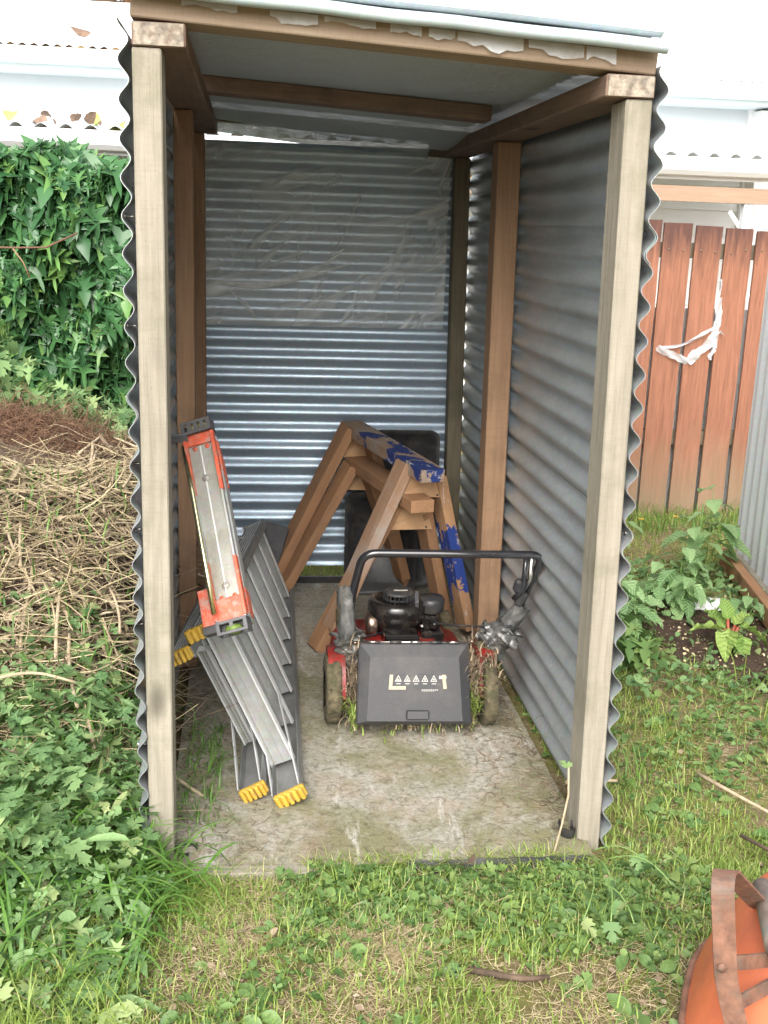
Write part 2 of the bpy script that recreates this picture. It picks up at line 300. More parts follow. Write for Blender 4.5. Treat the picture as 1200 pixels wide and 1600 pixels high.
# ------------------------------------------------------------------ object helpers
def thing(name, label, cat, loc=(0, 0, 0), group=None, rot=0):
    o = bpy.data.objects.new(name, None); C.objects.link(o); o.location = loc; o.rotation_euler = (0, 0, rot)
    o.empty_display_size = .1; o['label'] = label; o['category'] = cat
    if group: o['group'] = group
    return o
def tag(o, label=None, cat=None, group=None, kind=None):
    if label: o['label'] = label
    if cat: o['category'] = cat
    if group: o['group'] = group
    if kind: o['kind'] = kind
    return o
class MB:
    def __init__(s): s.v = []; s.f = []; s.sm = []; s.mi = []
    def add(s, vs, fs, smooth=False, mi=0):
        b = len(s.v); s.v += [tuple(x) for x in vs]
        for f in fs: s.f.append(tuple(b+i for i in f)); s.sm.append(smooth); s.mi.append(mi)
        return s
    def box(s, c, sz, rot=None, mi=0, bev=0.0):
        hx, hy, hz = sz[0]/2, sz[1]/2, sz[2]/2; c = Vector(c)
        if bev <= 0: vs = [Vector((x, y, z)) for x in (-hx, hx) for y in (-hy, hy) for z in (-hz, hz)]; fs = [(0, 1, 3, 2), (4, 6, 7, 5), (0, 4, 5, 1), (2, 3, 7, 6), (0, 2, 6, 4), (1, 5, 7, 3)]
        else:
            vs = []; idx = {}
            for sx in (-1, 1):
                for sy in (-1, 1):
                    for sz_ in (-1, 1):
                        for a in range(3):
                            p = [sx*(hx-bev), sy*(hy-bev), sz_*(hz-bev)]; p[a] = (sx*hx, sy*hy, sz_*hz)[a]
                            idx[(sx, sy, sz_, a)] = len(vs); vs.append(Vector(p))
            fs = []
            for a in range(3):
                b, d = (a+1) % 3, (a+2) % 3
                for sa in (-1, 1):
                    q = []
                    for (sb, sd_) in ((-1, -1), (1, -1), (1, 1), (-1, 1)):
                        k = [0, 0, 0]; k[a] = sa; k[b] = sb; k[d] = sd_; q.append(idx[(*k, a)])
                    fs.append(q if sa > 0 else q[::-1])
                for sb in (-1, 1):       # edges along a, between faces b and d
                    for sd_ in (-1, 1):
                        k1 = [0, 0, 0]; k1[b] = sb; k1[d] = sd_; q = []
                        k1[a] = -1; q.append(idx[(*k1, b)]); q.append(idx[(*k1, d)])
                        k1[a] = 1; q.append(idx[(*k1, d)]); q.append(idx[(*k1, b)])
                        fs.append(q if sb*sd_ > 0 else q[::-1])
            for sx in (-1, 1):
                for sy in (-1, 1):
                    for sz_ in (-1, 1):
                        q = [idx[(sx, sy, sz_, a)] for a in range(3)]
                        fs.append(q if sx*sy*sz_ > 0 else q[::-1])
        if rot is not None: vs = [rot @ v for v in vs]
        return s.add([v+c for v in vs], fs, False, mi)
    def tube(s, path, r, n=10, cap=True, mi=0, smooth=True, squash=1):
        path = [Vector(p) for p in path]; rs = r if isinstance(r, (list, tuple)) else [r]*len(path)
        vs = []; fs = []; up = None
        for i, p in enumerate(path):
            t = (path[min(i+1, len(path)-1)]-path[max(i-1, 0)]).normalized()
            if up is None: up = Vector((0, 0, 1)) if abs(t.z) < .9 else Vector((1, 0, 0))
            sd_ = t.cross(up).normalized(); up = sd_.cross(t).normalized()
            for k in range(n):
                a = 2*math.pi*k/n; vs.append(p+sd_*math.cos(a)*rs[i]+up*math.sin(a)*rs[i]*squash)
        for i in range(len(path)-1):
            for k in range(n): fs.append((i*n+k, i*n+(k+1) % n, (i+1)*n+(k+1) % n, (i+1)*n+k))
        s.add(vs, fs, smooth, mi)
        if cap:
            b = len(s.v)-len(vs)
            s.f.append(tuple(b+k for k in range(n))[::-1]); s.sm.append(False); s.mi.append(mi)
            s.f.append(tuple(b+(len(path)-1)*n+k for k in range(n))); s.sm.append(False); s.mi.append(mi)
        return s
    def lathe(s, c, prof, n=32, axis='z', mi=0, smooth=True):
        c = Vector(c); vs = []; fs = []
        for (r, h) in prof:
            for k in range(n):
                a = 2*math.pi*k/n; x, y = r*math.cos(a), r*math.sin(a)
                vs.append(c+(Vector((x, y, h)) if axis == 'z' else Vector((h, x, y)) if axis == 'x' else Vector((x, h, y))))
        for i in range(len(prof)-1):
            for k in range(n): fs.append((i*n+k, i*n+(k+1) % n, (i+1)*n+(k+1) % n, (i+1)*n+k))
        return s.add(vs, fs, smooth, mi)
    def prism(s, poly, d, mi=0):
        """poly: 3-D outline, extruded by vector d"""
        n = len(poly); d = Vector(d); vs = [Vector(p) for p in poly]+[Vector(p)+d for p in poly]
        fs = [tuple(range(n))[::-1], tuple(range(n, 2*n))]+[(i, (i+1) % n, n+(i+1) % n, n+i) for i in range(n)]
        return s.add(vs, fs, False, mi)
    def grid(s, f, nu, nv, smooth=True, mi=0):
        vs = [f(i/nu, j/nv) for j in range(nv+1) for i in range(nu+1)]
        fs = [(j*(nu+1)+i, j*(nu+1)+i+1, (j+1)*(nu+1)+i+1, (j+1)*(nu+1)+i) for j in range(nv) for i in range(nu)]
        return s.add(vs, fs, smooth, mi)
    def mesh(s, name, mats):
        me = bpy.data.meshes.new(name); me.from_pydata(s.v, [], s.f)
        for m in (mats if isinstance(mats, (list, tuple)) else [mats]): me.materials.append(m)
        me.polygons.foreach_set('use_smooth', s.sm); me.polygons.foreach_set('material_index', s.mi); me.update(); return me
def place(name, me, parent=None, mat=None):
    o = bpy.data.objects.new(name, me); C.objects.link(o)
    M4 = mat if mat is not None else Matrix()
    if parent is not None:
        o.parent = parent; o.matrix_basis = WM(parent).inverted() @ M4
    else: o.matrix_basis = M4
    return o
def WM(o):
    m = o.matrix_basis.copy() if o.parent is None else WM(o.parent) @ o.matrix_basis
    return m
def obj(name, mb, mats, parent=None, mat=None): return place(name, mb.mesh(name, mats), parent, mat)
def beam(name, p0, p1, wd, dp, m, parent, up=(0, 1, 0), bev=.003, wob=0.0):
    """timber from p0 to p1; local Z along it, local Y = up-ish; wd along local X, dp along local Y"""
    p0, p1 = Vector(p0), Vector(p1); z = (p1-p0); L_ = z.length; z.normalize()
    x = Vector(up).cross(z).normalized(); y = z.cross(x)
    Mx = Matrix((x, y, z)).transposed().to_4x4(); Mx.translation = (p0+p1)/2
    mb = MB().box((0, 0, 0), (wd, dp, L_), bev=bev)
    return obj(name, mb, m, parent, Mx)
def npmesh(name, V, T, m, rnd=None, smooth=False):
    """fast mesh: V (n,3), T (k,3) triangles"""
    me = bpy.data.meshes.new(name); V = np.ascontiguousarray(V, np.float32); T = np.ascontiguousarray(T, np.int32)
    me.vertices.add(len(V)); me.vertices.foreach_set('co', V.ravel())
    me.loops.add(T.size); me.loops.foreach_set('vertex_index', T.ravel())
    me.polygons.add(len(T)); me.polygons.foreach_set('loop_start', np.arange(0, T.size, 3, dtype=np.int32))
    me.polygons.foreach_set('loop_total', np.full(len(T), 3, np.int32))
    if smooth: me.polygons.foreach_set('use_smooth', np.ones(len(T), bool))
    if rnd is not None:
        a = me.attributes.new('rnd', 'FLOAT', 'POINT'); a.data.foreach_set('value', np.ascontiguousarray(rnd, np.float32))
    me.update(calc_edges=True)
    for x in (m if isinstance(m, list) else [m]): me.materials.append(x)
    return me
def heap_h(x, y):
    """height of the garden left of the shed"""
    x = np.asarray(x, float); y = np.asarray(y, float)
    g = np.exp(-(np.clip(-.22-x, None, 0)/.14)**2)           # falls to the shed wall
    r = np.clip((y+.05)/1.9, 0, 1); r = r*r*(3-2*r)
    far = 1-np.clip((y-2.5)/1.2, 0, 1)*.85
    h = (.06+.47*r)*far*g
    h += .03*np.sin(x*9+y*5)*r*g
    h *= np.where(y < -.05, np.exp(-((y+.05)/.25)**2), 1)
    return np.where(x < .0, h, h*np.exp(-(x/.05)**2))-.035
def ground_h(x, y):
    x = np.asarray(x, float); y = np.asarray(y, float)
    h = -.03+.012*np.sin(x*2.3+1)*np.cos(y*1.9)+.006*np.sin(x*7.1+y*5.3)
    return np.where(x < .25, np.maximum(h, heap_h(x, y)), h)

# ------------------------------------------------------------------ the setting
def ground():
    xs = np.concatenate([np.linspace(-60, -3, 14), np.linspace(-2.8, 4.4, 181), np.linspace(4.8, 60, 14)])
    ys = np.concatenate([np.linspace(-40, -2, 10), np.linspace(-1.8, 5, 171), np.linspace(5.4, 90, 16)])
    X, Y = np.meshgrid(xs, ys); Z = ground_h(X, Y)
    bed = ((X-2.15)/.42)**2+((Y-1.55)/.55)**2
    inshed = (X > .03) & (X < 1.08) & (Y > -.03) & (Y < 2.15)
    Z = np.where(inshed, -.07, Z)
    nx, ny = len(xs), len(ys); V = np.stack([X, Y, Z], -1).reshape(-1, 3)
    i = np.arange(nx-1)[None, :]+np.arange(ny-1)[:, None]*nx; i = i.ravel()
    T = np.concatenate([np.stack([i, i+1, i+nx+1], 1), np.stack([i, i+nx+1, i+nx], 1)])
    o = place('ground', npmesh('ground', V, T, M['soil'], smooth=True)); tag(o, 'trodden soil and moss of the back garden', kind='structure')
    V2 = []; n = 60
    mb = MB()
    def f(u, v):
        a = u*2*math.pi; rr = v*(1+.12*math.sin(3*a)+.08*math.sin(7*a+1)); x = 2.14+.42*rr*math.cos(a); y = 1.45+.50*rr*math.sin(a)
        return (x, y, float(ground_h(x, y))+.03*(1-v**3)+.012*noise.noise(Vector((x*14, y*14, 0)))*(1-v)-.004*(v > .99))
    mb.grid(f, 48, 14); o = obj('soil_bed', mb, M['potting']); tag(o, 'dark bark mulch of the vegetable bed', kind='structure')
ground()
slab = MB()
def slabf():
    # slab top with slightly ragged front edge
    nx, ny = 30, 60; vs = []; 
    for j in range(ny+1):
        for i in range(nx+1):
            x = .035+i/nx*1.055; y = -.055+j/ny*2.19
            if j == 0: y += .012*noise.noise(Vector((x*9, 0, 3)))
            vs.append((x, y, .0025*noise.noise(Vector((x*5, y*5, 0)))+(-.006 if j == 0 else 0)))
    slab.add(vs, [(j*(nx+1)+i, j*(nx+1)+i+1, (j+1)*(nx+1)+i+1, (j+1)*(nx+1)+i) for j in range(ny) for i in range(nx)], True)
    b = [vs[i] for i in range(nx+1)]; lo = [(x, y, -.09) for x, y, z in b]
    slab.add(b+lo, [(i+1, i, nx+1+i, nx+2+i) for i in range(nx)])
slabf(); o = obj('floor_slab', slab, M['concrete']); tag(o, 'mossy stained concrete slab of the shed floor', kind='structure')

# ------------------------------------------------------------------ shed
SW, SL, SH, SHR = 1.0906, .034, 1.8228, 1.772
def xw(z): return SW+SL*(1-z/SHR)
shed = thing('garden_shed', 'narrow open-fronted shed of grey corrugated iron on timber posts', 'shed', (.55, 1, 0))
LB = 'pale weathered front post'
beam('post', (.029, .05, -.05), (.029, .05, SH), .0586, .1, M['post'], shed)['label'] = 'pale weathered front left post'
beam('post', (xw(0)-.029, .052, -.05), (SW-.029, .052, SHR), .0586, .1, M['post'], shed)['label'] = 'pale weathered front right post'
beam('post', (.027, 1.22, 0.0), (.029, 1.22, SH), .0586, .09, M['post_brown'], shed)
beam('post', (xw(0)-.045, 1.23, 0.0), (SW-.035, 1.23, SHR), .075, .09, M['post_brown'], shed)
beam('post', (.029, 2.06, 0.0), (.029, 2.06, SH), .0586, .07, M['post_brown'], shed)
beam('post', (xw(0)-.03, 2.055, 0.0), (SW-.029, 2.055, SHR), .06, .07, M['post_dark'], shed)['label'] = 'dark greenish back right post'
def rail(x0, x1, z0, m):
    o = beam('side_rail', ((x0+x1)/2, -.002, z0+.024), ((x0+x1)/2, 2.1, z0+.024), x1-x0, .046, m, shed, up=(0, 0, 1))
    e = MB().box(((x0+x1)/2, -.0035, z0+.024), (x1-x0-.008, .004, .042)); obj('end_grain', e, M['endgrain'], o)
rail(0.0, .107, SH+.001, M['rail']); rail(.985, 1.0925, SHR+.001, M['rail'])
beam('front_beam', (-.002, .055, 1.9025), (1.094, .055, 1.845), .046, .105, M['beam'], shed, up=(0, 1, 0))
beam('cross_beam', (.02, 1.16, 1.897), (.975, 1.16, 1.846), .046, .10, M['rail'], shed, up=(0, 1, 0))
beam('back_beam', (.0, 2.06, 1.897), (1.09, 2.06, 1.845), .046, .07, M['rail'], shed, up=(0, 1, 0))
beam('packing_block', (.93, 2.05, 1.80), (1.03, 2.05, 1.795), .05, .08, M['post_dark'], shed, up=(0, 1, 0))

def corr(name, O, along, prof, nrm, Ls, npitch, m, parent=None, pitch=.076, amp=.0085, th=.0014, lean=None, nl=10, wav=.0012, phase=0, ppp=12, seed=0):
    """corrugated sheet: ridges run along `along`, waves stack along `prof`"""
    O, A, Pv, Nn = Vector(O), Vector(along), Vector(prof), Vector(nrm)
    np_ = int(npitch*ppp); vs = []; mb = MB()
    def pt(i, j, side):
        s = j/np_*npitch*pitch; l = i/nl*Ls
        d = amp*math.sin(2*math.pi*s/pitch+phase)+wav*noise.noise(Vector((l*3+seed, s*4, seed)))
        p = O+A*l+Pv*s+Nn*(d+side*th/2)
        if lean: p = p+Vector((lean(p), 0, 0))
        return p
    for side in (1, -1):
        vs = [pt(i, j, side) for j in range(np_+1) for i in range(nl+1)]
        fs = [(j*(nl+1)+i, j*(nl+1)+i+1, (j+1)*(nl+1)+i+1, (j+1)*(nl+1)+i) for j in range(np_) for i in range(nl)]
        mb.add(vs, fs if side > 0 else [f[::-1] for f in fs], True)
    for i0 in (0, nl):
        a = [pt(i0, j, 1) for j in range(np_+1)]; b = [pt(i0, j, -1) for j in range(np_+1)]; n = np_+1
        mb.add(a+b, [(j, j+1, n+j+1, n+j) for j in range(np_)])
    for j0 in (0, np_):
        a = [pt(i, j0, 1) for i in range(nl+1)]; b = [pt(i, j0, -1) for i in range(nl+1)]; n = nl+1
        mb.add(a+b, [(i, i+1, n+i+1, n+i) for i in range(nl)])
    return obj(name, mb, m, parent)
ph = math.pi/2
# left wall, three lapped sheets: outermost crest at z = 1.874 - k*.076
for k, (z0, n, off) in enumerate(((.342, 10.6, 0), (1.102, 10.15, -.0035))):
    pass
Z0 = 1.8741
def sheet_z(k): return Z0-.076*k
LPH = lambda zb: 2*math.pi*((zb-Z0)/.076)+math.pi/2
for zb, n, off, sd_ in ((-.03, 5.6, .0, 1), (.33, 10.6, -.003, 2), (1.06, 10.75, -.006, 3)):
    corr('wall_sheet', (-.0115+off, -.006 if sd_ != 2 else -.002, zb), (0, 1, 0), (0, 0, 1), (-1, 0, 0), 2.12, n, M['galv_side'], shed, phase=LPH(zb), seed=sd_, amp=.0107)
for zb, n, off, sd_ in ((-.03, 11.1, .0, 5), (.735, 10.2, .003, 6), (1.43, 5.4, .006, 7)):
    corr('wall_sheet', (.0125+off, -.008 if sd_ != 6 else -.003, zb), (0, 1, 0), (0, 0, 1), (1, 0, 0), 2.12, n, M['galv_side'], shed, phase=LPH(zb)+.6, seed=sd_, amp=.0118, lean=lambda p: xw(p.z))
for zb, n, off, sd_ in ((.073, 13.9, .004, 8), (1.107, 9.2, 0, 9)):
    corr('wall_sheet', (.0, 2.112+off, zb), (1, 0, 0), (0, 0, 1), (0, 1, 0), 1.1, n, M['galv_back'], shed, phase=0, seed=sd_)
# roof sheet, ridges run across the shed
def roof_z(x): return 1.929-.0515*x
rs = corr('roof_sheet', (-.025, -.02, 0), (1, 0, 0), (0, 1, 0), (0, 0, 1), 1.12, 28.9, M['galv_white'], shed, lean=None, phase=math.pi, seed=4, wav=.002)
for v in rs.data.vertices: v.co.z += roof_z(v.co.x+rs.matrix_basis.translation.x)+.004
# rolled roof flashing tube look: front lip
mb = MB()
prof = [(-.030, -.016), (-.046, -.019), (-.056, -.010), (-.058, .006), (-.050, .022), (-.03, .028), (.03, .029), (.03, .024), (-.03, .022), (-.03, -.010)]
vs = []
for i in range(24):
    x = -.03+1.125*i/23
    for (yy, zz) in prof: vs.append((x, yy+.0015*math.sin(i*1.3), roof_z(x)+zz*.62-.003+.001*math.sin(i)))
mb.add(vs, [(10*i+k, 10*i+(k+1) % 10, 10*i+10+(k+1) % 10, 10*i+10+k) for i in range(23) for k in range(10)], True)
obj('roof_flashing', mb, M['flashing'], shed)
# roof underlay film
def ceil(u, v):
    x = .004+1.085*u; y = .0+2.16*v
    z = roof_z(x)-.008
    bay = .12 if y < 1.12 else 1.22; t = (y-.1)/1.0 if y < 1.1 else (y-1.2)/.86
    t = min(max(t, 0), 1)
    sag = math.sin(math.pi*t)*(.012+.022*math.sin(math.pi*u)+.02*max(0, .3-u)*3)
    z -= sag+.008*abs(noise.noise(Vector((x*6, y*4, 1))))*math.sin(math.pi*t)**.5
    if y > 1.21: z -= (.030+.045*u)*min(1, (y-1.21)/.75)+(y > 2.02)*(y-2.02)*.3
    return (x, y, z)
obj('roof_film', MB().grid(ceil, 50, 90), M['film'], shed)
# film hem torn over the front beam
for (x0, x1, dz) in ((.10, .21, .012), (.275, .372, .020), (.385, .49, .014), (.52, .585, .022), (.60, .655, .016), (.66, .80, .026), (.81, .93, .026), (.935, 1.0, .034)):
    n = 8
    def hem(u, v, x0=x0, x1=x1, dz=dz):
        x = x0+(x1-x0)*u; z = roof_z(x)-.010-(dz*(.55+.5*math.sin(x*23)**2+.9*abs(noise.noise(Vector((x*38, 0, 2))))))*v
        return (x, -.0045-.003*v-.003*math.sin(u*5+x0*9)*v-.002*abs(noise.noise(Vector((x*30, v*3, 0)))), z)
    obj('torn_film_hem', MB().grid(hem, n, 3, True), M['film_white'], shed)
# clear film draped on the back wall
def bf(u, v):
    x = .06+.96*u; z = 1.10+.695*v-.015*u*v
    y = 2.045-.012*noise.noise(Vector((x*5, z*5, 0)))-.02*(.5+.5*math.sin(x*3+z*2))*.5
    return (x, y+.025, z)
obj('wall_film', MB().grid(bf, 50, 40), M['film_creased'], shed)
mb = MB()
crease_glare = [((.08, 1.28), (.22, 1.23), (.42, 1.28), (.62, 1.35), .016), ((.15, 1.24), (.35, 1.26), (.52, 1.31), (.60, 1.41), .018),
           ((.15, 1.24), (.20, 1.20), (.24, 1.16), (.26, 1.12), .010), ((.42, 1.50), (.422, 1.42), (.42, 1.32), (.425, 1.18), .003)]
for a, b, c, d, wd in crease_glare:
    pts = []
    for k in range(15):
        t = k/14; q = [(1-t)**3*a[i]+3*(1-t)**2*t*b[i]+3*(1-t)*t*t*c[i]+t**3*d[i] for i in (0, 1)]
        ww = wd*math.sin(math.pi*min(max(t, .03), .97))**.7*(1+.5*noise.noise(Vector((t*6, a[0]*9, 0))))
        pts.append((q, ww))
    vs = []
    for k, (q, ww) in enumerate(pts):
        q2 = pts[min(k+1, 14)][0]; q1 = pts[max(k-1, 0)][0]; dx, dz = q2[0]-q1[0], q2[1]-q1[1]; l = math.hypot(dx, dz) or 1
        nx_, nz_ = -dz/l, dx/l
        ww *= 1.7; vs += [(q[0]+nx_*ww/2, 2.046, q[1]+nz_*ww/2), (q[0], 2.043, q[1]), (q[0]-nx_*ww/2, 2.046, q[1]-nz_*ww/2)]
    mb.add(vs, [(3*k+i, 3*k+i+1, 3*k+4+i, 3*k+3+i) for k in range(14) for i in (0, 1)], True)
obj('film_crease', mb, M['film_fold'], shed)  # flat white ribbons stand in for glare along the creases
# screws and nails on the left edge
for z in (1.49, 1.275, .965, .79, .548, .30):
    zz = Z0-.076*round((Z0-z)/.076)
    mb = MB(); mb.tube([(-.0225, .035, zz), (.0, .035, zz)], .0022, 6); mb.lathe((-.0245, .035, zz), [(.0005, -.003), (.006, -.002), (.007, .001), (.0005, .001)], 8, 'x')
    obj('roofing_nail', mb, M['steel'], shed)
for (z, y) in ((1.5, .04), (.8, .04)):
    mb = MB(); mb.tube([(xw(z)+.022, y, z), (xw(z), y, z)], .0022, 6); mb.lathe((xw(z)+.022, y, z), [(.0005, .003), (.006, .002), (.007, -.001), (.0005, -.001)], 8, 'x')
    obj('roofing_nail', mb, M['steel'], shed)
# black damp course at the post feet and along the back
def crumple(name, c, sx, sy, sz, m, parent, seed=0, th=.002):
    def f(u, v):
        a = u*math.pi*1.6+seed
        return (c[0]+sx*math.cos(a)*(.7+.3*v)+.006*noise.noise(Vector((u*5, v*5, seed))), c[1]+sy*math.sin(a)*(.7+.3*v)+.008*noise.noise(Vector((u*4, v*6, seed+5))), c[2]+sz*v+.012*noise.noise(Vector((u*3, seed, 2))))
    return obj(name, MB().grid(f, 16, 5), m, parent)
crumple('membrane', (.085, .01, -.02), .028, .025, .035, M['hose'], shed, 0)
crumple('membrane', (1.045, .03, -.02), .022, .03, .05, M['hose'], shed, 2)
obj('membrane', MB().box((.57, 2.105, .012), (1.0, .02, .03), bev=.003), M['hose'], shed)
mb = MB()
for i in range(14):
    pass
obj('membrane', MB().grid(lambda u, v: (.62+.45*u, -.062-.012*v+.004*noise.noise(Vector((u*9, v, 0))), -.002-.03*v+.004*noise.noise(Vector((u*6, 1, 0)))), 30, 2), M['hose'], shed)
o = beam('timber_edging', (.10, -.078, -.012), (.40, -.086, -.012), 0.036, .034, M['post'], None, up=(0, 0, 1)); tag(o, 'short split timber batten along the front edge of the slab', 'batten')
for v in o.data.vertices: v.co.x += .006*noise.noise(Vector((v.co.z*9, v.co.x*30, 1)))
# ------------------------------------------------------------------ neighbouring house
house = thing('white_house', 'long white weatherboard house with pale roof behind the garden', 'house', (1, 6, 0))
for k, (z0, z1, m) in enumerate(((2.28, 2.47, 'house_grey'), (2.10, 2.28, 'house'), (1.92, 2.10, 'house'), (1.74, 1.92, 'house'), (1.56, 1.74, 'house'), (1.38, 1.56, 'house'), (1.20, 1.38, 'house'), (1.02, 1.20, 'house'), (.84, 1.02, 'house'))):  # topmost board is greyer than those below
    mb = MB().prism([(-7, 6, z1), (-7, 5.995, z1), (-7, 5.975, z0-.012), (-7, 6, z0-.012)], (10.98, 0, 0)); obj('weatherboard', mb, M[m], house)
obj('wall', MB().box((-1.5, 6.2, 1.2), (11, .38, 2.5)), M['house'], house)
obj('wall', MB().box((5.9, 6.05, 1.2), (3.8, .5, 2.5)), M['house'], house)
obj('corner_board', MB().box((4.02, 5.97, 1.3), (.10, .06, 2.36), bev=.004), M['house'], house)
obj('soffit', MB().box((1, 5.86, 2.48), (16, .30, .02)), M['soffit'], house)
obj('fascia', MB().box((1, 5.70, 2.535), (16, .03, .13)), M['soffit'], house)
mb = MB()
mb.prism([(-7, 5.685, 2.50), (-7, 5.62, 2.50), (-7, 5.60, 2.52), (-7, 5.585, 2.58), (-7, 5.59, 2.60), (-7, 5.60, 2.595), (-7, 5.61, 2.535), (-7, 5.685, 2.525)], (16, 0, 0)); obj('gutter', mb, M['soffit'], house)
mb = MB(); 
corr('main_roof', (-7, 5.62, 2.615), (0, .966, .242), (1, 0, 0), (0, 0, 1), 2.6, 16/.076, M['roof_white'], house, nl=2, ppp=6, wav=0)
obj('ridge_cap', MB().tube([(-7, 8.12, 3.255), (9, 8.12, 3.255)], .09, 10), M['soffit'], house)
corr('lean_to_roof', (-4, 5.0, 2.05), (0, .99, .125), (1, 0, 0), (0, 0, 1), 1.0, 8.0/.152, M['galv_white'], house, nl=2, ppp=8, wav=0, amp=.022, pitch=.152)
obj('lean_to_gutter', MB().prism([(-4, 5.0, 1.915), (-4, 4.93, 1.92), (-4, 4.90, 1.95), (-4, 4.895, 2.035), (-4, 4.91, 2.035), (-4, 4.92, 1.96), (-4, 5.0, 1.95)], (8.6, 0, 0)), M['house'], house)
obj('lean_to_fascia', MB().box((.3, 5.02, 1.965), (8.6, .03, .14)), M['house'], house)
obj('verandah_beam', MB().box((2.9, 4.99, 1.80), (3.4, .06, .10)), M['tan'], house)
for x in (3.60, 3.86): obj('verandah_post', MB().box((x, 5.0, .9), (.06, .06, 1.8), bev=.004), M['house_grey'], house)
for i in range(6): 
    beam('trellis_slat', (4.0+.11*i, 5.05, 1.1), (4.0+.11*i-.5, 5.05, 1.7), .03, .012, M['house'], house); 
    beam('trellis_slat', (3.7+.11*i, 5.065, 1.1), (3.7+.11*i+.5, 5.065, 1.7), .03, .012, M['house'], house)
# fallen leaves on the lean-to roof
mb = MB()
leafspots = [(-1.3, 5.25), (-1.05, 5.1), (-.78, 5.2), (-.72, 5.08), (-1.45, 5.1), (-.95, 5.5), (-.62, 5.12), (-1.15, 5.4)]
for k, (x, y) in enumerate(leafspots):
    z = 2.05+(y-5)*.126+.035
    o = obj('fallen_leaf', MB().grid(lambda u, v: ((u-.5)*.10*math.sin(math.pi*(.1+.8*v)), (v-.5)*.12, .03*math.sin(3*v)+.02*abs(u-.5)), 3, 4), M['yellowleaf'] if k % 3 == 0 else M['mulchy'], None, Matrix.Translation((x, y, z)) @ Euler((.5, .4*k, k*1.3)).to_matrix().to_4x4())
    tag(o, ['bigger yellow leaf at the left end of the low roof', 'brown leaf standing up highest on the low roof', 'small brown leaf between the two yellow ones on the low roof', 'yellow leaf nearest the shed on the low roof', 'brown leaf furthest left on the low roof', 'brown leaf set back against the house wall on the low roof', 'yellow leaf at the shed end of the low gutter', 'brown leaf above the gutter left of the curled leaves'][k], 'leaf', 'fallen leaves on the low roof')
o = obj('fallen_leaf', MB().grid(lambda u, v: ((u-.5)*.16*math.sin(math.pi*(.1+.8*v)), (v-.5)*.10, .03*math.sin(3*v)), 3, 4), M['mulchy'], None, Matrix.Translation((-.95, 5.9, 2.74)) @ Euler((.6, .1, .6)).to_matrix().to_4x4())
tag(o, 'dark dry leaf alone on the white main roof', 'leaf')

# ------------------------------------------------------------------ paling fence, right
fence = thing('paling_fence', 'red-brown stained timber paling fence right of the shed', 'fence', (2.4, 3.34, 0))
px = [(2.22, 2.39), (2.405, 2.56), (2.583, 2.728), (2.752, 2.90), (2.925, 3.07), (3.095, 3.245), (3.27, 3.42), (3.44, 3.59), (2.04, 2.20), (1.86, 2.02), (1.68, 1.84), (1.5, 1.66)]
for k, (a, b) in enumerate(px):
    H = 1.585-.06*(a-2.3)/.7*(.6)
    mb = MB(); n = 14; vs = []
    for j in range(n+1):
        z = -.05+(H+.05)*j/n; e = .0035*noise.noise(Vector((z*5, k*3, 0)))
        for x in (a+e, b+.003*noise.noise(Vector((z*4, k*3+7, 0)))):
            for y in (-.009, .009): vs.append((x-a, y+.006*noise.noise(Vector((z*2, k, 5))), z+(0 if j < n else .006*noise.noise(Vector((x*9, k, 0))))))
    fs = []
    for j in range(n):
        q = 4*j
        fs += [(q, q+2, q+6, q+4), (q+3, q+1, q+5, q+7), (q+1, q, q+4, q+5), (q+2, q+3, q+7, q+6)]
    fs += [(0, 1, 3, 2), (4*n, 4*n+2, 4*n+3, 4*n+1)]
    mb.add(vs, fs); obj('paling', mb, M['paling'], fence, Matrix.Translation((a, 3.35, 0)))
nm = MB().lathe((0, 0, 0), [(.0005, -.003), (.005, -.002), (.005, .001)], 8, 'y').mesh('nail_head', M['post_dark'])
pal = [c for c in fence.children if c.name.startswith('paling')]
for c in pal[:7]:
    for xx in (.035, .115): place('nail_head', nm, c, Matrix.Translation((c.matrix_basis.translation.x+2.4+xx, 3.340, 1.44+.01*math.sin(xx*900+c.matrix_basis.translation.x*50))))
for z in (1.44, .42): obj('fence_rail', MB().box((2.5, 3.40, z), (2.4, .05, .08), bev=.003), M['post_dark'], fence)
o = corr('iron_sheet', (1.45, 3.46, -.02), (0, 0, 1), (1, 0, 0), (0, -1, 0), 1.15, 28, M['galv_white'], None, nl=2, ppp=8); tag(o, 'grey corrugated sheet standing behind the palings of the red-brown fence', 'iron sheet')
